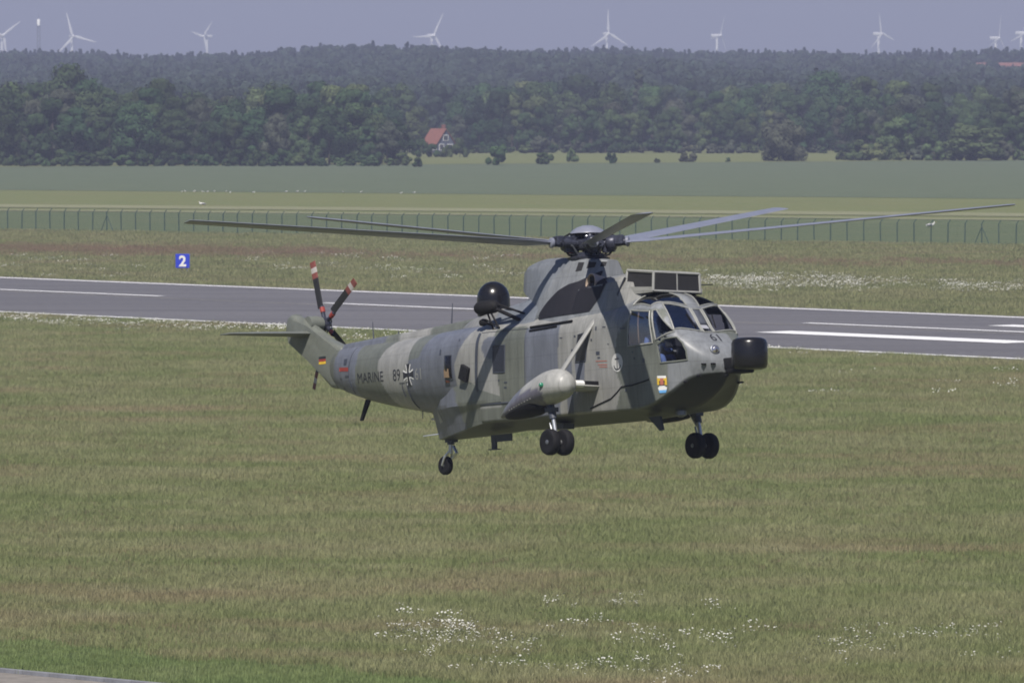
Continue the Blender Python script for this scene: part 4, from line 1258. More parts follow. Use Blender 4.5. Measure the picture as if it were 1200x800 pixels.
# fin-shaped tail pylon
PY = [(-9.40, 3.00), (-10.85, 3.46), (-11.32, 3.86), (-11.50, 3.92), (-11.68, 3.82), (-11.76, 3.44), (-11.52, 3.34), (-10.72, 2.72), (-9.86, 2.04), (-9.15, 2.02)]
mb = MB(); mb.prism(PY, -.17, .17, lambda p, t: (p[0], t, p[1]))
bmesh.ops.bevel(mb.bm, geom=[e for e in mb.bm.edges], offset=.12, segments=4, affect='EDGES', profile=.5)
mb.build('tail_pylon', M['green'], heli, True, 50)
mb = MB()
LEr, TEr, LEt, TEt = -10.62, -11.42, -11.06, -11.58
rings = []
for y, le, te, th in ((-.10, LEr, TEr, .13), (-1.2, (LEr + LEt) / 2, (TEr + TEt) / 2, .10), (-2.05, LEt, TEt, .06), (-2.12, LEt - .1, TEt + .06, .02)):
    cc = le - te; z = 3.39 - .015 * (-y)
    rings.append([(le, y, z), (le - cc * .2, y, z + th * .5), (le - cc * .55, y, z + th * .45), (te, y, z + .01), (te, y, z - .01), (le - cc * .55, y, z - th * .45), (le - cc * .2, y, z - th * .5)])
mb.loft(rings); mb.build('stabiliser', M['green'], heli, True, 60)
# shaft spine on the boom
mb = MB(); rings = []
for X, w, zb, zt_ in ((-9.35, .13, 2.8, 3.06), (-8.0, .16, 2.8, 3.12), (-6.0, .18, 2.8, 3.19), (-4.4, .20, 2.9, 3.27), (-3.9, .2, 2.9, 3.3)):
    rings.append([(X, -w * 1.25, zb), (X, -w * 1.1, zt_ - .09), (X, -w * .7, zt_ - .015), (X, w * .7, zt_ - .015), (X, w * 1.1, zt_ - .09), (X, w * 1.25, zb)])
mb.loft(rings); sp = mb.build('boom_spine', M['camo'], heli, True, 40)
sv2 = np.array([v.co[:] for v in sp.data.vertices]); bm = bmesh.new(); bm.from_mesh(sp.data); bmesh.ops.subdivide_edges(bm, edges=[e for e in bm.edges if abs(e.verts[0].co.x - e.verts[1].co.x) > .3], cuts=14); bm.to_mesh(sp.data); bm.free()
sv2 = np.array([v.co[:] for v in sp.data.vertices]); cc = np.tile(np.array(C_G), (len(sv2), 1)); cc[sv2[:, 0] < -7.6] = C_B; cc[(sv2[:, 0] > -7.0) & (sv2[:, 0] < -5.7)] = C_L; add_camo(sp.data, cc)

# gearbox and engine fairings on the roof
def loft_fairing(name, st, mat, colour, sub=3, smooth_ang=40):
    """st: (X, half width bottom, half width top, z bottom, z top, corner)"""
    mb = MB(); rings = []
    for X, wb_, wt, zb, zt_, r in st:
        pts = [(-wb_, zb), (-(wb_ * .6 + wt * .4), zb + (zt_ - zb) * .42), (-(wb_ * .16 + wt * .84), zb + (zt_ - zb) * .80), (-wt, zt_ - r * .75), (-(wt - r * .28), zt_ - r * .28), (-(wt - r), zt_), (0, zt_ + .015)]
        ring = [(X, y, z) for y, z in pts] + [(X, -y, z) for y, z in pts[:-1][::-1]]
        rings.append(ring)
    mb.loft(rings)
    bmesh.ops.subdivide_edges(mb.bm, edges=mb.bm.edges[:], cuts=sub, use_grid_fill=True)
    me = mb.mesh(name, mat, True, smooth_ang)
    v = np.zeros(len(me.vertices) * 3, dtype=np.float32); me.vertices.foreach_get('co', v); v = v.reshape(-1, 3)
    if colour: add_camo(me, colour(v))
    o = obj_from(name, me, heli)
    bv = BVHTree.FromPolygons([Vector(q) for q in v], [tuple(p.vertices) for p in me.polygons])
    return o, bv
def gear_col(v):
    c = np.tile(np.array(C_M), (len(v), 1))
    c[v[:, 0] < np.interp(v[:, 2], [3.0, 3.6, 4.2], [-1.4, -.7, -.1])] = (0.155, 0.168, 0.185)
    return c
gear, gear_bvh = loft_fairing('gearbox_fairing', [(-2.22, .05, .04, 3.93, 4.03, .03), (-2.18, .16, .13, 3.84, 4.12, .09), (-2.06, .27, .23, 3.74, 4.22, .15), (-1.85, .38, .33, 3.64, 4.305, .20), (-1.55, .48, .41, 3.52, 4.355, .22), (-1.2, .62, .46, 3.34, 4.375, .21), (-.7, .84, .49, 2.95, 4.36, .18), (-.1, .95, .47, 2.85, 4.31, .14),
                           (.4, .97, .40, 2.85, 4.26, .10), (.72, .95, .28, 2.85, 4.22, .06), (.90, .92, .16, 2.85, 4.19, .04)], M['camo'], gear_col, 4)
dorsal, dorsal_bvh = loft_fairing('dorsal_fairing', [(-4.5, .30, .18, 2.85, 3.14, .1), (-3.9, .62, .36, 2.85, 3.28, .16), (-3.0, .82, .48, 2.85, 3.38, .2), (-2.2, .88, .48, 2.85, 3.47, .22), (-1.7, .92, .44, 2.85, 3.58, .22), (-1.2, .93, .40, 2.85, 3.76, .22), (-.9, .9, .4, 2.85, 3.9, .2)],
                       M['camo'], lambda v: np.where((v[:, 0] < -2.6)[:, None], np.array(C_L)[None] * .85, np.array((0.15, 0.165, 0.185))[None]), 4)
cowl, cowl_bvh = loft_fairing('engine_cowling', [(.6, .93, .70, 2.85, 3.72, .3), (1.4, .95, .74, 2.85, 3.78, .3), (2.0, .95, .74, 2.9, 3.80, .3), (2.45, .90, .66, 2.95, 3.74, .28), (2.75, .74, .52, 3.0, 3.62, .2)],
                       M['camo'], lambda v: np.where((v[:, 0] < 1.85)[:, None], np.array(C_M)[None], np.array(C_L)[None] * .92), 4)
mb = MB(); mb.lathe([(.02, .06), (.10, .05), (.12, .0)], (-2.19, 0, 3.98), (-1, 0, 0), 20); mb.build('cooler_outlet', M['matte_black'], heli)
GS = caster(gear_bvh, 'y', -1); GP = caster(gear_bvh, 'y', 1)
both = BVHTree.FromPolygons(*(lambda L_: (sum([[tuple(v.co) for v in m.vertices] for m in L_], []), sum([[tuple(i + o_ for i in p.vertices) for p in m.polygons] for m, o_ in zip(L_, np.cumsum([0] + [len(m.vertices) for m in L_[:-1]]).tolist())], [])))([gear.data, cowl.data]))
for s in (-1, 1):
    BS = caster(both, 'y', s)
    EXH = [(-.80, 2.99), (-.76, 3.12), (-.52, 3.34), (-.16, 3.58), (.14, 3.70), (.42, 3.74), (.70, 3.86), (.86, 3.95), (1.12, 3.86), (1.40, 3.76), (1.66, 3.60), (1.52, 3.30), (1.22, 3.02), (.27, 3.00)]
    hsld = patch('exhaust_shield', EXH, BS, M['soot'], heli, .014, .05)
    c = BS(1.0, 3.66, 0) or Vector((1.0, s * .75, 3.66))
    ax = Vector((-.12, s, .10)).normalized()
    mb = MB(); mb.lathe([(.17, -.25), (.205, -.05), (.215, .06), (.195, .065), (.18, .0), (.12, -.16), (.02, -.2)], c, ax, 20); ex = mb.build('exhaust_pipe', M['exhaust'], heli, True)
    mb = MB(); mb.box(c + ax * .0 + Vector((.02, 0, .09)), (.22, .03, .12)); mb.build('dark_bore', M['matte_black'], ex)  # black block imitating the unlit upper part of the open bore
    for k, (x0, x1, zb) in enumerate(((.22, .40, 3.98), (.50, .70, 4.03), (.80, .98, 4.05))):
        patch('louvre', [(x0, zb), (x1, zb + .01), (x1, 4.17 - k * .012), (x0, 4.185 - k * .012)], caster(gear_bvh, 'y', s), M['mesh_dark'], heli, .008, .1)

# intake screen box above the cockpit
def bar(mb, a, b, w): 
    mb.tube([a, b], w, 4)
bxr, bxf = 2.28, 3.15
mb = MB()
cor = {}
for s in (-1, 1):
    for nm, X, z, w in (('fb', bxf, 3.34, .64), ('ft', bxf, 3.74, .62), ('rb', bxr, 3.38, .72), ('rt', bxr, 3.84, .66)):
        cor[(s, nm)] = Vector((X, s * w, z))
for s in (-1, 1):
    for a, b in (('fb', 'ft'), ('ft', 'rt'), ('rt', 'rb'), ('rb', 'fb')): mb.tube([cor[(s, a)], cor[(s, b)]], .032, 6)
for nm in ('fb', 'ft', 'rb', 'rt'): mb.tube([cor[(-1, nm)], cor[(1, nm)]], .03, 6)
mb.tube([(bxf, 0, 3.34), (bxf, 0, 3.74)], .028, 6); mb.tube([(bxf, 0, 3.74), (bxr, 0, 3.84)], .028, 6)
boxf = mb.build('intake_box', M['light'], heli, True)
def quad(name, pts, mat, parent, t=.02):
    a, b, c, d = [Vector(p) for p in pts]; n = (b - a).cross(c - a).normalized() * t
    mb = MB(); mb.loft([[a, b, c, d], [a - n, b - n, c - n, d - n]]); return mb.build(name, mat, parent)
def mid(a, b): return (a + b) / 2
for s in (-1, 1):
    quad('screen', [cor[(s, 'fb')], cor[(s, 'ft')], cor[(s, 'rt')], cor[(s, 'rb')]], M['mesh_dark'], boxf)
    quad('screen', [mid(cor[(-1, 'fb')], cor[(1, 'fb')]), cor[(s, 'fb')], cor[(s, 'ft')], mid(cor[(-1, 'ft')], cor[(1, 'ft')])], M['mesh_dark'], boxf)
    quad('screen', [mid(cor[(-1, 'ft')], cor[(1, 'ft')]), cor[(s, 'ft')], cor[(s, 'rt')], mid(cor[(-1, 'rt')], cor[(1, 'rt')])], M['mesh_dark'], boxf)
    # solid skirt below the side screen and its stays
    a, b = cor[(s, 'fb')], cor[(s, 'rb')]
    quad('skirt', [a + Vector((0.01, s * .03, .08)), b + Vector((0, s * .03, .10)), b + Vector((.05, s * .02, -.08)), a + Vector((0, s * .02, -.03))], M['light'], boxf, .03)
    mb = MB(); mb.tube([b + Vector((0, 0, .3)), b + Vector((-.15, s * .1, -.05)), b + Vector((.0, s * .08, -.3))], .03, 6); mb.tube([b + Vector((.1, 0, -.1)), (2.2, s * .8, 3.08)], .025, 6); mb.build('stay', M['black'], boxf, True)
    mb = MB(); mb.tube([(3.08, s * .5, 3.32), (3.22, s * .55, 3.14)], .025, 6); mb.tube([(3.1, s * .3, 3.32), (3.0, s * .3, 3.1)], .025, 6); mb.build('stay', M['black'], boxf, True)
quad('screen', [cor[(-1, 'rb')], cor[(1, 'rb')], cor[(1, 'rt')], cor[(-1, 'rt')]], M['mesh_dark'], boxf)
mb = MB(); mb.box((3.05, 0, 3.27), (.2, .26, .12)); mb.build('box_foot', M['light'], heli)
mb = MB(); mb.tube([(3.12, .6, 3.5), (3.2, .95, 3.52)], .012, 5); mb.build('temperature_probe', M['black'], heli)

# nose radome drum on its mount, landing lamp, pitot heads
dc = Vector((5.50, .10, 1.84))
mb = MB(); mb.lathe([(.02, -.335), (.28, -.33), (.355, -.30), (.385, -.22), (.39, 0), (.385, .23), (.35, .30), (.28, .335), (.02, .345)], dc, (0, 0, 1), 40)
rad = mb.build('nose_radome', M['radome'], heli, True, 60)
mb = MB(); mb.box((5.02, .06, 1.66), (.75, .34, .26)); mb.box((5.2, .08, 1.50), (.5, .4, .10)); mb.bevel(.04, 2); mb.build('radome_mount', M['matte_black'], heli, True)
HFRONT = caster(hull_bvh, 'x')
lp = HFRONT(-.24, 1.97, .0) or Vector((4.6, -.24, 1.97))
mb = MB(); mb.lathe([(.10, -.1), (.105, .05), (.09, .06)], lp, (1, -.25, .3), 18); lm = mb.build('landing_lamp', M['steel'], heli, True)
mb = MB(); mb.lathe([(.01, .10), (.05, .09), (.088, .055)], lp, (1, -.25, .3), 18); mb.build('lens', M['lens'], lm, True)
for (yy, z) in ((-.52, 1.66), (-.36, 1.665)):
    q = HFRONT(yy, z, .0)
    if q: mb = MB(); mb.box(q + Vector((.03, 0, 0)), (.07, .11, .035)); mb.bevel(.012, 1); mb.build('step', M['matte_black'], heli)
for yy, z, l in ((.72, 1.32, .18), (-.55, 1.42, .12), (-.05, 1.42, .10), (.2, 1.56, .1), (-.72, 1.30, .1)):
    q = HFRONT(yy, z, .0)
    if q: mb = MB(); mb.tube([q, q + Vector((l, 0, 0))], .028, 8, .02); mb.build('pitot_head', M['matte_black'], heli, True)
# windscreen wipers and the sheet lying behind the centre pane
for s in (-1, 1):
    a = HTOP(4.14, s * .26, .02); b = HTOP(3.9, s * .34, .02)
    if a and b: mb = MB(); mb.tube([a, b], .014, 5); mb.build('wiper', M['matte_black'], heli)
q = [HTOP(4.03, -.14, -.03), HTOP(4.03, .08, -.03), HTOP(4.13, .12, -.03), HTOP(4.13, -.12, -.03)]
quad('coaming_chart', q, M['white'], heli, .006)

# ------------------------------------------------------------------ markings
decal_text('serial_marine', 'MARINE', -7.62, 2.16, .225, HSIDE, M['ink'], heli, 1.12, 0.0, -.03)
decal_text('serial_number', '89', -6.33, 2.125, .26, HSIDE, M['ink'], heli, 1.0, -.002, -.03)
decal_text('serial_number', '61', -5.30, 2.08, .26, HSIDE, M['light'], heli, 1.0, -.002, -.03)
decal_text('serial_number', '89', -5.30, 2.08, .26, HPORT, M['light'], heli, -1.0, -.002)
decal_text('serial_number', '61', -6.33, 2.1, .26, HPORT, M['ink'], heli, -1.0, -.002)
decal_text('serial_marine', 'MARINE', -7.62, 2.16, .225, HPORT, M['ink'], heli, -1.12, 0.0)
def cross_arm(sc):
    w0, w1, Lr = .045 * sc, .085 * sc, .235 * sc
    arm = [(w0, .05), (w0 * 1.05, .12), (w1, Lr), (-w1, Lr), (-w0 * 1.05, .12), (-w0, .05)]
    return arm
for s, cast in ((-1, HSIDE), (1, HPORT)):
    cxx, czz = -5.76, 2.09
    for mat, sc, off, nm in (('white', 1.0, .006, 'cross_border'), ('ink', 1.0, .010, 'cross')):
        for k in range(4):
            a = k * math.pi / 2
            if mat == 'white': arm = [(.072, .0), (.074, .10), (.125, .235), (-.125, .235), (-.074, .10), (-.072, 0)]
            else: arm = [(.042, .0), (.046, .11), (.088, .247), (-.088, .247), (-.046, .11), (-.042, 0)]
            pts = [(cxx + x * math.cos(a) - y * math.sin(a), czz + x * math.sin(a) + y * math.cos(a)) for x, y in arm]
            patch(nm, pts, cast, M[mat], heli, off, .12)
    # anchor in a pale oval
    ov = [(2.40 + .20 * math.cos(t), 1.83 + .20 * math.sin(t)) for t in np.linspace(0, 2 * math.pi, 28, endpoint=False)]
    o = patch('emblem_oval', ov, cast, M['pale'], heli, .006, .1)
    for nm, seg in (('anchor', [(2.40, 1.69), (2.40, 1.96)]), ('anchor', [(2.33, 1.91), (2.47, 1.91)]), ('anchor', [(2.29, 1.77), (2.31, 1.72), (2.36, 1.685), (2.40, 1.68), (2.44, 1.685), (2.49, 1.72), (2.51, 1.77)])):
        trace(nm, seg, cast, M['ink'], o, .011, .008, .03)
    for z0, col in ((2.785, 'ink'), (2.725, 'red'), (2.665, 'gold')):
        x0 = -10.30; z_ = z0
        mb = MB(); mb.box((x0 + .14, s * .1735, z_), (.28, .004, .058)); mb.build('flag_stripe', M[col], heli)
    patch('rescue_bar', [(-9.20, 2.40), (-8.72, 2.37), (-8.72, 2.46), (-9.20, 2.49)], cast, M['red'], heli, .006, .1)
    patch('badge', [(3.70, 1.27), (3.96, 1.25), (3.96, 1.42), (3.70, 1.44)], cast, M['gold'], heli, .006, .1)
    patch('badge', [(3.72, 1.41), (3.94, 1.40), (3.95, 1.45), (3.71, 1.46)], cast, M['white'], heli, .009, .1)
    patch('badge', [(3.77, 1.20), (3.89, 1.20), (3.91, 1.35), (3.76, 1.35)], cast, M['ink'], heli, .009, .1)
    patch('badge', [(3.79, 1.26), (3.88, 1.26), (3.88, 1.40), (3.79, 1.40)], cast, M['orange'], heli, .012, .1)
    patch('badge', [(3.75, 1.13), (3.93, 1.13), (3.96, 1.20), (3.89, 1.24), (3.77, 1.24), (3.72, 1.20)], cast, M['white'], heli, .011, .1)
    patch('badge', [(3.76, 1.09), (3.92, 1.09), (3.95, 1.15), (3.74, 1.15)], cast, M['skyblue'], heli, .013, .1)
    for z_ in (1.90, 1.82, 1.77):
        patch('rescue_note', [(1.63 + (1.9 - z_), z_), (2.04, z_ - .02), (2.04, z_ - .005), (1.63 + (1.9 - z_), z_ + .015)], cast, M['orange'], heli, .006, .1)
fr61 = decal_text('nose_number', '61', 0, 0, .19, lambda a, b, off: HTOP(4.42 - b, a + .02, off), M['ink'], heli, 1.25, .006)

# ------------------------------------------------------------------ doors, cabin windows and small fittings on the sides
for s, cast in ((-1, HSIDE), (1, HPORT)):
    patch('door_track', [(-2.90, 1.28), (-2.80, 1.28), (-2.66, 2.80), (-2.76, 2.82)], cast, M['slate'], heli, .012, .1)
    trace('door_rail', [(-.80, 2.80), (.72, 2.835)], cast, M['matte_black'], heli, .028, .02)
    trace('door_rail', [(-.80, 2.73), (.2, 2.76)], cast, M['matte_black'], heli, .016, .02)
    trace('door_edge', [(-.92, 2.76), (-.95, 2.3), (-1.0, 1.2)], cast, M['slate'], heli, .009, .002)
    trace('door_edge', [(-2.7, 1.22), (-1.0, 1.2)], cast, M['slate'], heli, .018, .004)
    trace('door_top_edge', [(-2.66, 2.82), (-.9, 2.79)], cast, M['slate'], heli, .008, .002)
    f = outline('cabin_window', [(-2.13, 2.50), (-1.68, 2.48), (-1.72, 1.88), (-2.15, 1.90)], cast, M['slate'], heli, .014)
    patch('pane', [(-2.13, 2.50), (-1.68, 2.48), (-1.72, 1.88), (-2.15, 1.90)], cast, M['dark_pane'], f, .008, .1)
    f = outline('cabin_window', [(1.02, 2.52), (1.40, 2.56), (1.34, 2.30), (1.26, 1.93), (.90, 1.93)], cast, M['slate'], heli, .014)
    patch('pane', [(1.02, 2.52), (1.40, 2.56), (1.34, 2.30), (1.26, 1.93), (.90, 1.93)], cast, M['black'], f, .008, .1)
    patch('blue_stripe', [(.88, 1.9), (1.24, 1.9), (1.18, 1.45), (.92, 1.45)], cast, M['blue'], heli, .005, .1)
    # bubble window aft
    RW = [(-4.03, 2.40), (-3.74, 2.39), (-3.76, 1.86), (-4.06, 1.88)]
    f = outline('aft_window', RW, cast, M['slate'], heli, .016)
    bm = bmesh.new(); bm.faces.new([bm.verts.new((a, b, 0)) for a, b in RW]); bmesh.ops.triangulate(bm, faces=bm.faces[:]); cut_bm(bm, .04)
    for v in bm.verts:
        u_ = (v.co.x + 3.9) / .16; w_ = (v.co.y - 2.13) / .27
        bul = .07 * max(0, 1 - u_ * u_) * max(0, 1 - w_ * w_)
        p_ = cast(v.co.x, v.co.y, .006 + bul)
        if p_ is not None: v.co = p_
    for fc in bm.faces: fc.smooth = True
    me = bpy.data.meshes.new('pane'); bm.to_mesh(me); bm.free(); me.materials.append(M['radome']); obj_from('pane', me, f)
    patch('blind', [(-4.00, 2.10), (-3.80, 2.10), (-3.80, 1.91), (-4.02, 1.92)], cast, M['tan'], f, .068, .05)
    # box vent
    q = cast(-3.22, 1.96, .04); mb = MB(); mb.box(q, (.30, .10, .34), Matrix.Rotation(R(22), 3, 'Y')); mb.bevel(.02, 1); mb.build('vent_box', M['matte_black'], heli)
    for x, z, a, b in ((1.72, 2.08, .13, .07), (1.75, 1.98, .09, .03), (.80, 2.20, .07, .05), (1.66, 2.62, .05, .08), (1.95, 2.63, .12, .02), (2.62, 2.55, .2, .03), (3.3, 1.82, .07, .09), (3.0, 1.88, .05, .05), (2.95, 2.02, .05, .03),
                       (-4.25, 2.50, .07, .12), (-3.1, 1.70, .10, .06), (-3.05, 1.55, .09, .05), (-6.1, 1.93, .26, .02), (-5.85, 1.93, .16, .02), (-9.15, 2.22, .06, .05), (-9.15, 1.98, .05, .1), (-8.8, 2.26, .2, .04),
                       (-1.95, 1.72, .05, .04), (-1.7, 1.66, .12, .03), (-1.72, 1.55, .1, .03), (2.66, 1.22, .06, .06), (1.5, 2.38, .05, .05), (.9, 2.5, .06, .04), (-3.5, 2.72, .05, .05), (.4, 2.5, .1, .02), (2.1, 2.25, .05, .02), (-8.9, 2.6, .16, .14)):
        patch('access_panel', [(x - a / 2, z - b / 2), (x + a / 2, z - b / 2 - .005), (x + a / 2, z + b / 2 - .005), (x - a / 2, z + b / 2)], cast, M['slate'], heli, .007, .2)
    patch('rescue_mark', [(-4.08, 1.86), (-3.95, 1.84), (-3.9, 1.80), (-4.08, 1.80)], cast, M['orange'], heli, .006, .2)
    trace('hose', [(1.35, .90), (1.64, .97), (2.11, 1.07), (2.32, 1.18), (2.51, 1.30), (2.87, 1.31), (3.24, 1.36), (3.45, 1.40)], cast, M['matte_black'], heli, .014, .008)
    trace('grab_rail', [(-6.12, 1.90), (-6.12, 1.62)], cast, M['slate'], heli, .008, .01)
    trace('grab_rail', [(-5.88, 1.90), (-5.90, 1.35)], cast, M['slate'], heli, .008, .01)
    trace('fold_hinge', [(-8.62, 3.0), (-8.70, 2.4), (-8.66, 1.86)], cast, M['slate'], heli, .012, .002)

# dorsal radar dome, rescue hoist
mb = MB(); mb.lathe([(.36, 3.30), (.375, 3.42), (.372, 3.56)] + [(.37 * math.cos(t), 3.68 + .39 * math.sin(t)) for t in np.linspace(0, math.pi / 2 - .02, 14)], (-3.57, 0, 0), (0, 0, 1), 40)
dome = mb.build('radar_dome', M['radome'], heli, True, 60)
mb = MB(); mb.lathe([(.34, 3.15), (.30, 3.34)], (-3.57, 0, 0), (0, 0, 1), 24); mb.build('dome_base', M['matte_black'], heli, True)
hc = Vector((-2.42, -1.02, 3.37)); hd = Vector((-.78, -.20, -.03)).normalized()
mb = MB(); mb.lathe([(.02, -.33), (.09, -.31), (.14, -.24), (.155, -.1), (.155, .12), (.14, .24), (.09, .31), (.02, .33)], hc, hd, 24)
hoist = mb.build('rescue_hoist', M['matte_black'], heli, True, 60)
mb = MB()
for a, b, r in (((-2.2, -.98, 3.34), (-1.45, -.80, 3.02), .045), ((-2.1, -.95, 3.42), (-1.35, -.72, 3.15), .025), ((-2.42, -1.02, 3.28), (-2.3, -.93, 2.86), .022), ((-2.3, -1.02, 3.28), (-2.05, -.93, 2.84), .022), ((-2.42, -1.05, 3.1), (-2.05, -.95, 2.9), .018)):
    mb.tube([a, b], r, 8)
mb.build('hoist_arm', M['matte_black'], hoist, True)
mb = MB(); mb.lathe([(.02, -.1), (.07, -.07), (.085, 0), (.07, .08), (.02, .1)], (-2.62, -.98, 3.05), (1, .2, .1), 14); mb.tube([(-2.6, -.98, 3.05), (-2.35, -.95, 2.98)], .03, 8); mb.build('hoist_hook', M['matte_black'], hoist, True)
mb = MB(); mb.tube([(-3.3, -.2, 3.5), (-2.4, -.55, 3.36), (-1.7, -.65, 3.25)], .012, 5); mb.build('aerial_wire', M['matte_black'], heli)

# ------------------------------------------------------------------ sponsons and undercarriage
SPN = [(-.58, .80, .025), (-.50, .83, .08), (-.2, .92, .19), (.25, 1.05, .31), (.75, 1.17, .395), (1.2, 1.27, .43), (1.55, 1.325, .40), (1.78, 1.345, .30), (1.91, 1.35, .17), (1.95, 1.35, .03)]
def sponson(s):
    mb = MB(); rings = []
    xx = np.linspace(-.58, 1.95, 46); zc = pchip([a[0] for a in SPN], [a[1] for a in SPN], xx); rr = pchip([a[0] for a in SPN], [a[2] for a in SPN], xx)
    for X, z, r in zip(xx, zc, rr):
        rings.append([(X, s * (2.0 - .92 * r * math.sin(a)), z + r * math.cos(a) * (1.0 if math.cos(a) > 0 else .72)) for a in [2 * math.pi * k / 36 for k in range(36)]])
    mb.loft(rings); me = mb.mesh('sponson', M['camo'], True, 60)
    v = np.array([q.co[:] for q in me.vertices]); c = np.tile(np.array(C_L) * 1.2, (len(v), 1))
    c[v[:, 0] < .52 - (v[:, 2] - 1.2) * .1] = (0.14, 0.148, 0.178)
    c[v[:, 0] < -.25] = C_G
    zcv = np.interp(v[:, 0], xx, zc); rv_ = np.interp(v[:, 0], xx, rr)
    lens = in_poly(v[:, 0], v[:, 2], [(-.46, .82), (.05, 1.01), (.5, 1.20), (1.0, 1.31), (1.28, 1.30), (1.40, 1.20), (1.30, 1.02), (.6, .6), (0, .5)])
    c[lens] = (0.115, 0.112, 0.145)
    add_camo(me, c)
    o = obj_from('sponson', me, heli)
    # wheel well, dark bay hanging underneath
    mb = MB(); rings = []
    for X, hw, dz in ((-.42, .02, .01), (-.30, .12, .05), (0, .22, .11), (.4, .29, .15), (.75, .31, .16), (.98, .26, .13), (1.08, .14, .06)):
        zc0 = float(np.interp(X, xx, zc)) - float(np.interp(X, xx, rr)) * .45
        rings.append([(X, s * 2.0 + hw * math.cos(a), zc0 - (float(np.interp(X, xx, rr)) * .27 + dz * .75) * max(0, -math.sin(a)) + .05 * max(0, math.sin(a))) for a in [2 * math.pi * k / 16 for k in range(16)]])
    mb.loft(rings); mb.build('wheel_well', M['matte_black'], o, True)
    mb = MB()
    for k in range(9):
        X = .0 + k * .12
        z = float(np.interp(X, xx, zc)); r = float(np.interp(X, xx, rr))
        a = R(112)
        mb.lathe([(.001, .012), (.012, .008), (.014, 0)], (X, s * (2.0 + .92 * r * math.sin(a)), z + r * math.cos(a) * .72), (0, s, -.3), 6)
    mb.build('rivets', M['light'], o)
    mb = MB(); lz = (1.42, s * 2.385, 1.37)
    mb.lathe([(.055, -.03), (.055, .02), (.035, .05), (.005, .062)], lz, (.15, s, .1), 14); mb.build('navigation_light', M['green_lens'] if s < 0 else M['red'], o, True)
    # stub wing and stays to the hull
    mb = MB(); rings = []
    for y, x0, x1, z, th in ((1.0, .95, 1.72, 1.36, .18), (1.72, 1.0, 1.75, 1.36, .16)):
        rings.append([(x0, s * y, z), (x0 + .2, s * y, z + th / 2), (x1 - .12, s * y, z + th / 2), (x1, s * y, z), (x1 - .12, s * y, z - th / 2), (x0 + .2, s * y, z - th / 2)])
    mb.loft(rings); mb.build('stub_wing', M['light'], heli, True, 30)
    mb = MB(); mb.tube([(1.72, s * 1.72, 1.40), (1.72, s * 1.50, 1.40)], .075, 10); mb.build('stub_fitting', M['white'], heli, True)
    mb = MB(); mb.box((1.62, s * 1.26, 1.42), (.16, .42, .10)); mb.build('stub_slot', M['matte_black'], heli)
    mb = MB(); rings = []
    a, b = Vector((1.18, s * 1.72, 1.62)), Vector((1.52, s * .97, 2.84)); t = (b - a).normalized(); u = Vector((1, 0, 0)); u = (u - t * u.dot(t)).normalized(); w = t.cross(u)
    for q in (0, .08, .9, 1.0):
        k = (.7 if q in (0, 1.0) else 1.0); c = a.lerp(b, q)
        rings.append([c + (u * math.cos(g) * .075 + w * math.sin(g) * .04) * k for g in [2 * math.pi * i / 12 for i in range(12)]])
    mb.loft(rings); mb.build('sponson_strut', M['light'], heli, True, 60)
    # oleo leg with twin wheels
    leg = MB(); leg.tube([(1.15, s * 1.98, 1.06), (1.28, s * 1.98, .66)], .085, 12); leg.box((1.22, s * 1.98, .86), (.24, .2, .10)); leg.build('gear_leg', M['slate'], heli, True)
    leg = MB(); leg.tube([(1.27, s * 1.98, .70), (1.38, s * 1.98, .24)], .046, 12); leg.tube([(1.16, s * 1.98, .58), (1.24, s * 1.98, .36), (1.38, s * 1.98, .22)], .022, 6); leg.tube([(1.0, s * 1.9, .98), (1.25, s * 1.95, .6)], .03, 6)
    leg.tube([(1.4, s * 1.76, .15), (1.4, s * 2.2, .15)], .05, 10); leg.build('oleo', M['metal'], heli, True)
    for dy in (-.185, .185): wheel((1.40, s * 1.98 + dy, .15), .285, .20, s if dy * s > 0 else -s)

def wheel(c, r, w, out):
    mb = MB(); prof = [(.55 * r, -.42 * w), (.8 * r, -.5 * w), (.93 * r, -.44 * w), (r, -.22 * w), (r, .22 * w), (.93 * r, .44 * w), (.8 * r, .5 * w), (.55 * r, .42 * w)]
    mb.lathe(prof, c, (0, 1, 0), 30); t = mb.build('wheel', M['rubber'], heli, True, 50)
    mb = MB(); mb.lathe([(.54 * r, .34 * w), (.46 * r, .40 * w), (.40 * r, .26 * w), (.2 * r, .24 * w), (.17 * r, .46 * w), (.02, .5 * w)], c, (0, out, 0), 20); rim = mb.build('rim', M['steel'], t, True, 40)
    return t
for s in (-1, 1): sponson(s)
# tail wheel on its post
mb = MB(); mb.tube([(-5.28, 0, .95), (-5.30, 0, .50)], .085, 12); mb.box((-5.28, 0, .60), (.26, .18, .10)); mb.build('tail_leg', M['slate'], heli, True)
mb = MB(); mb.tube([(-5.30, 0, .52), (-5.32, 0, .30)], .05, 10); mb.tube([(-5.20, 0, .46), (-5.08, 0, .30), (-5.25, 0, .18)], .035, 8)
for s in (-1, 1): mb.tube([(-5.30, s * .03, .36), (-5.42, s * .10, .22), (-5.52, s * .10, .04)], .028, 8)
mb.build('tail_fork', M['metal'], heli, True)
wheel((-5.52, 0, .04), .215, .15, -1)
mb = MB(); mb.tube([(-5.35, -.2, .75), (-5.65, -.52, .70)], .018, 6, .012); mb.tube([(-5.62, 0, 1.08), (-5.80, -.18, 1.1)], .022, 6); mb.build('tie_down_arm', M['metal'], heli, True)
patch('stern_panel', [(-5.1, .95), (-4.98, 1.25), (-4.80, .98)], caster(stern_bvh, 'y', -1), M['light'], heli, .006, .1)

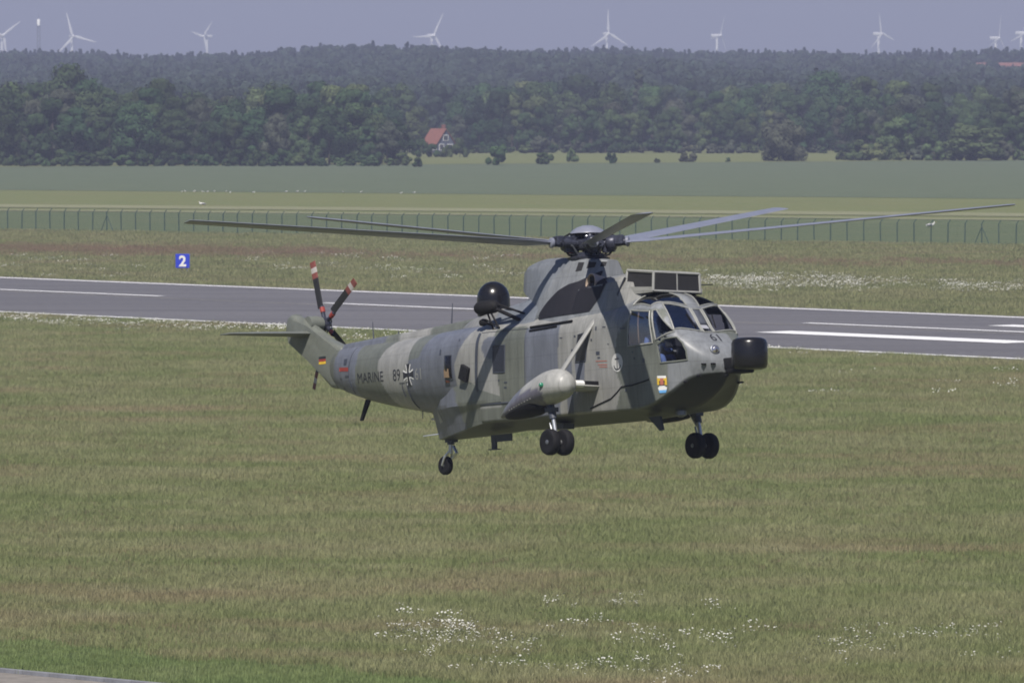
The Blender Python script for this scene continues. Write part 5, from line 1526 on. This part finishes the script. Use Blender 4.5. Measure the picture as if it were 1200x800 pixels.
# belly aerials, skids and lights
mb = MB(); mb.box((-3.0, -.25, .52), (.75, .05, .16)); mb.box((-3.28, -.25, .40), (.14, .06, .26)); mb.box((-3.28, -.25, .28), (.3, .14, .02)); mb.build('belly_aerial', M['slate'], heli)
mb = MB(); mb.prism([(2.95, .66), (3.05, .36), (2.95, .34), (2.55, .66)], -.03, .03, lambda p, t: (p[0], t - .35, p[1])); mb.build('belly_fin', M['slate'], heli)
mb = MB(); mb.lathe([(.12, 0), (.12, -.10), (.05, -.14)], (3.35, -.1, .76), (0, 0, 1), 14); mb.build('belly_lamp', M['steel'], heli, True)
mb = MB(); mb.tube([(-1.2, -.2, .66), (-1.25, -.2, .38)], .03, 6); mb.box((-.4, -.5, .62), (.5, .3, .12)); mb.build('belly_drain', M['slate'], heli)
for X, y, z, dx, h in ((-8.3, 0, 3.08, -.03, .42), (-7.3, 0, 3.14, 0, .08), (-5.2, 0, 3.2, .05, .5)):
    mb = MB(); mb.tube([(X, y, z), (X + dx, y, z + h)], .018, 6, .008); mb.build('whip_aerial', M['slate'], heli)
mb = MB(); mb.prism([(-8.55, 1.72), (-8.40, 1.70), (-8.72, 1.24), (-8.80, 1.24)], -.03, .03, lambda p, t: (p[0], t - .05, p[1])); mb.build('blade_aerial', M['matte_black'], heli)
mb = MB(); mb.tube([(-5.95, -.3, 1.4), (-5.97, -.3, 1.12)], .01, 5); mb.build('whip_aerial', M['slate'], heli)

# ------------------------------------------------------------------ main rotor
HUBZ = 4.60
mb = MB(); mb.tube([(0, 0, 4.1), (0, 0, 4.55)], .13, 16); mb.lathe([(.30, -.30), (.36, -.26), (.36, -.20), (.28, -.17)], (0, 0, HUBZ), (0, 0, 1), 24); mb.build('rotor_mast', M['hubdark'], heli, True)
mb = MB(); mb.lathe([(.12, -.12), (.34, -.10), (.38, -.04), (.38, .06), (.30, .11), (.16, .16), (.16, .26)], (0, 0, HUBZ), (0, 0, 1), 30); mb.build('rotor_hub', M['hubdark'], heli, True)
mb = MB(); mb.lathe([(.02, .43), (.12, .425), (.24, .385), (.34, .325), (.41, .255), (.415, .24), (.39, .235), (.02, .25)], (0, 0, HUBZ), (0, 0, 1), 36); mb.build('rotor_cap', M['blade'], heli, True, 60)
TH0 = 0.7446
def naca(ch, th, n=9):
    up = []; lo = []
    for k in range(n):
        t = (1 - math.cos(math.pi * k / (n - 1))) / 2
        y = 5 * th * (.2969 * math.sqrt(t) - .126 * t - .3516 * t * t + .2843 * t ** 3 - .1015 * t ** 4)
        up.append((ch * (.25 - t), ch * y)); lo.append((ch * (.25 - t), -ch * y))
    return up + lo[1:-1][::-1]
for k in range(5):
    th = TH0 + k * 2 * math.pi / 5
    e = (.7156 - .7261 * math.cos(th) + .56 * math.sin(th)) / 9.45
    rad_v = Vector((math.cos(th), math.sin(th), e)).normalized(); tan_v = Vector((-math.sin(th), math.cos(th), 0)); nor = rad_v.cross(tan_v).normalized()
    hub0 = Vector((0, 0, HUBZ))
    mb = MB(); rings = []
    for r, ch, tk, pit in ((.88, .20, .30, 12), (1.05, .26, .24, 12), (1.35, .44, .14, 11.5), (1.6, .46, .12, 11), (3.5, .46, .12, 9.5), (6, .46, .12, 7.5), (8.6, .46, .12, 5.5), (9.3, .46, .11, 5), (9.43, .40, .09, 5), (9.45, .30, .05, 5)):
        cp, sp_ = math.cos(R(pit)), math.sin(R(pit))
        c = hub0 + rad_v * r
        rings.append([c + tan_v * (a * cp - b * sp_) + nor * (a * sp_ + b * cp) for a, b in naca(ch, tk)])
    mb.loft(rings); bl = mb.build('rotor_blade', M['blade'], heli, True, 50)
    mb = MB(); c = hub0 + rad_v * .86
    mb.tube([hub0 + rad_v * .30, hub0 + rad_v * .92], .085, 12); mb.build('blade_spindle', M['hubdark'], bl, True)
    mb = MB(); mb.lathe([(.10, -.12), (.17, -.09), (.17, .09), (.10, .12)], hub0 + rad_v * .52, rad_v, 14)
    mb.box(hub0 + rad_v * .62 + nor * .05, (.38, .27, .20), Matrix((rad_v, tan_v, nor)).transposed()); mb.bevel(.012, 1)
    mb.build('blade_sleeve', M['hubdark'], bl, True)
    mb = MB(); mb.lathe([(.09, -.04), (.115, -.02), (.115, .03), (.08, .05)], hub0 + rad_v * .88, rad_v, 14); mb.build('root_cuff', M['blade'], bl, True)
    mb = MB(); d0 = hub0 + rad_v * .36 + tan_v * .20; d1 = hub0 + rad_v * .70 + tan_v * .19
    mb.tube([d0, d1], .075, 10); mb.tube([d1, hub0 + rad_v * .74], .03, 8); mb.build('lag_damper', M['hubdark'], bl, True)
    mb = MB(); mb.tube([hub0 + rad_v * .50 + tan_v * .24 - nor * .05, Vector((math.cos(th + .45) * .34, math.sin(th + .45) * .34, HUBZ - .25))], .022, 8); mb.tube([hub0 + rad_v * .58, hub0 + rad_v * .50 + tan_v * .25 - nor * .05], .035, 8); mb.build('pitch_link', M['steel'], bl, True)
    RM = Matrix((rad_v, tan_v, nor)).transposed()
    mb = MB(); mb.box(hub0 + rad_v * .33 + nor * .13, (.20, .20, .11), RM); mb.box(hub0 + rad_v * .46 - nor * .13 + tan_v * .05, (.24, .16, .13), RM); mb.bevel(.015, 1); mb.lathe([(.055, -.20), (.07, -.17), (.07, .19), (.05, .22)], hub0 + rad_v * .37, nor, 12); mb.build('hinge_block', M['hubdark'], bl, True)
    mb = MB(); mb.tube([hub0 + rad_v * .30 + nor * .2, hub0 + rad_v * .5 + nor * .21 + tan_v * .1, hub0 + rad_v * .66 + nor * .12 + tan_v * .12], .02, 6); mb.tube([hub0 + rad_v * .6 - nor * .1, hub0 + rad_v * .45 - nor * .25, hub0 + rad_v * .3 - nor * .28], .024, 6); mb.build('hydraulic_hose', M['matte_black'], bl, True)
    mb = MB(); mb.box(hub0 + rad_v * .44 - nor * .17, (.10, .09, .07), Matrix((rad_v, tan_v, nor)).transposed()); mb.build('droop_stop', M['red'] if k in (1, 3) else M['hubdark'], bl)
    mb = MB(); mb.lathe([(.03, -.05), (.05, 0), (.03, .05)], hub0 + rad_v * .40 + nor * .14 + tan_v * -.08, nor, 10); mb.tube([hub0 + rad_v * .2 + nor * .15, hub0 + rad_v * .5 + nor * .12 - tan_v * .08], .018, 6); mb.build('oil_reservoir', M['metal'], bl, True)
for k in range(10):
    a = k * math.pi / 5 + .25
    mb = MB(); mb.tube([(math.cos(a) * .22, math.sin(a) * .22, HUBZ + .20), (math.cos(a + .25) * .46, math.sin(a + .25) * .46, HUBZ + .13 - .06 * (k % 2)), (math.cos(a + .3) * .52, math.sin(a + .3) * .52, HUBZ - .05)], .02, 6); mb.build('hydraulic_line', M['metal'] if k % 3 == 0 else M['hubdark'], heli, True)
mb = MB(); mb.lathe([(.20, -.36), (.46, -.34), (.48, -.29), (.40, -.26), (.2, -.24)], (0, 0, HUBZ), (0, 0, 1), 24); mb.build('swashplate', M['hubdark'], heli, True)
for a in (.3, 2.4, 4.5):
    mb = MB(); mb.tube([(math.cos(a) * .30, math.sin(a) * .30, 4.36), (math.cos(a + .2) * .42, math.sin(a + .2) * .42, 4.15)], .03, 8); mb.build('servo_rod', M['hubdark'], heli, True)

# ------------------------------------------------------------------ tail rotor on the port side of the pylon
TC = Vector((-11.12, .58, 3.66))
mb = MB(); mb.lathe([(.17, -.5), (.19, -.3), (.17, -.12), (.10, -.08)], TC, (0, 1, 0), 20); mb.build('tail_gearbox', M['green'], heli, True)
mb = MB(); mb.lathe([(.08, -.1), (.15, -.06), (.16, .04), (.10, .08), (.05, .16)], TC, (0, 1, 0), 18); mb.build('tail_rotor_hub', M['hubdark'], heli, True)
for k in range(5):
    a = R(34 + 72 * k)
    dr = Vector((math.cos(a), 0, math.sin(a))); tg = Vector((-math.sin(a), 0, math.cos(a))); ou = Vector((0, 1, 0))
    def seg(r0, r1, ch, mat, name, parent):
        mb = MB(); rings = []
        for r in (r0, r1):
            rings.append([TC + dr * r + tg * (p * math.cos(R(12)) * -1) + ou * (p * math.sin(R(12)) + q) for p, q in naca(ch, .12, 7)])
        mb.loft(rings); return mb.build(name, mat, parent, True, 50)
    b0_ = seg(.42, 1.16, .185, M['blade_dark'], 'tail_rotor_blade', heli)
    seg(1.16, 1.30, .186, M['tip_red'], 'tip_band', b0_); seg(1.30, 1.43, .186, M['tip_white'], 'tip_band', b0_); seg(1.43, 1.58, .186, M['tip_red'], 'tip_band', b0_)
    mb = MB(); mb.tube([TC + dr * .1, TC + dr * .45], .05, 10); mb.build('tail_blade_root', M['hubdark'], b0_, True)
    mb = MB(); mb.tube([TC + dr * .30, TC + dr * .42], .062, 10); mb.build('root_band', M['red'], b0_, True)
    mb = MB(); mb.tube([TC + dr * .3 + tg * .08, TC + ou * .14 + dr * .08], .018, 6); mb.build('tail_pitch_link', M['steel'], b0_)

# ------------------------------------------------------------------ crew inside the cockpit
mb = MB()
for s in (-1, 1):
    mb.box((2.95, s * .45, 1.75), (.5, .46, .10)); mb.box((2.72, s * .45, 2.1), (.10, .46, .75)); mb.box((2.72, s * .45, 2.52), (.09, .26, .18))
mb.bevel(.03, 1); mb.build('crew_seats', M['interior'], heli)
mb = MB(); mb.box((3.72, 0, 2.22), (.25, 1.4, .30)); mb.box((3.55, 0, 1.9), (.5, .35, .5)); mb.bevel(.04, 2); mb.build('instrument_panel', M['interior'], heli)
mb = MB(); mb.box((3.40, -.52, 2.36), (.02, .12, .17)); mb.build('kneeboard', M['light'], heli)
def person(loc, label, s):
    bm = bmesh.new(); lay = bm.verts.layers.skin.verify(); vs = {}
    J = {'pelvis': ((0, 0, 0), .15), 'waist': ((-.02, 0, .18), .135), 'chest': ((0, 0, .38), .16), 'neck': ((.02, 0, .55), .06), 'head': ((.04, 0, .66), .085), 'crown': ((.05, 0, .78), .08),
         'shl': ((0, .19, .46), .075), 'ell': ((.12, .27, .22), .055), 'wrl': ((.36, .20, .20), .04), 'shr': ((0, -.19, .46), .075), 'elr': ((.10, -.29, .22), .055), 'wrr': ((.33, -.24, .26), .04),
         'hil': ((.04, .1, -.02), .10), 'knl': ((.46, .14, .06), .075), 'anl': ((.62, .14, -.34), .05), 'tol': ((.76, .14, -.38), .04), 'hir': ((.04, -.1, -.02), .10), 'knr': ((.46, -.14, .06), .075), 'anr': ((.62, -.14, -.34), .05), 'tor': ((.76, -.14, -.38), .04)}
    for k, (c, r) in J.items():
        v = bm.verts.new(c); v[lay].radius = (r, r); v[lay].use_root = k == 'pelvis'; vs[k] = v
    for a, b in (('pelvis', 'waist'), ('waist', 'chest'), ('chest', 'neck'), ('neck', 'head'), ('head', 'crown'), ('chest', 'shl'), ('shl', 'ell'), ('ell', 'wrl'), ('chest', 'shr'), ('shr', 'elr'), ('elr', 'wrr'),
                 ('pelvis', 'hil'), ('hil', 'knl'), ('knl', 'anl'), ('anl', 'tol'), ('pelvis', 'hir'), ('hir', 'knr'), ('knr', 'anr'), ('anr', 'tor')): bm.edges.new((vs[a], vs[b]))
    me = bpy.data.meshes.new('person'); bm.to_mesh(me); bm.free(); me.materials.append(M['suit'])
    o = obj_from('person', me); o.modifiers.new('skin', 'SKIN').use_smooth_shade = True; o.modifiers.new('sub', 'SUBSURF').levels = 2; o.modifiers['sub'].render_levels = 2
    o.matrix_world = HM @ Matrix.Translation(loc)
    mb = MB(); mb.lathe([(.145, -.03), (.15, .05), (.13, .12), (.08, .165), (.01, .18)], (.03, 0, .70), (-.08, 0, 1), 20); mb.build('helmet', M['helmet'], o, True)
    mb = MB(); mb.lathe([(.02, .0), (.07, -.01), (.10, -.05)], (.165, 0, .715), (1, 0, .1), 14); mb.build('visor', M['black'], o, True)
    for sx in (-1, 1):
        for j in range(4):
            mb = MB(); w = Vector((.36, .20, .20)) if sx > 0 else Vector((.33, -.24, .26))
            mb.tube([w + Vector((.06, (j - 1.5) * .02, .0)), w + Vector((.11, (j - 1.5) * .02, -.01)), w + Vector((.12, (j - 1.5) * .02, -.04))], .01, 6); mb.build('finger', M['helmet'], o, True)
    tag(o, label, 'person')
person((2.90, -.45, 1.86), 'person in blue suit and dark helmet at near cockpit side window', -1)
person((2.90, .45, 1.86), 'person in blue suit and dark helmet in farther cockpit seat', 1)

# ------------------------------------------------------------------ haze: even air over the whole place
HAZE_D = 0.00022
mb = MB(); mb.box((0, 4350, 64), (2600, 9400, 150))
hz = mb.build('haze', None)
hm = bpy.data.materials.new('haze_air'); hm.use_nodes = True
hn = hm.node_tree; hn.nodes.clear()
ho = N(hn, 'ShaderNodeOutputMaterial')
pv = N(hn, 'ShaderNodeVolumePrincipled')
pv.inputs['Color'].default_value = (0.47, 0.515, 0.70, 1)
pv.inputs['Density'].default_value = HAZE_D
pv.inputs['Anisotropy'].default_value = 0.0
hn.links.new(pv.outputs[0], ho.inputs['Volume'])
hz.data.materials.append(hm)
tag(hz, 'thin bluish summer haze over the airfield', 'haze', kind='stuff')
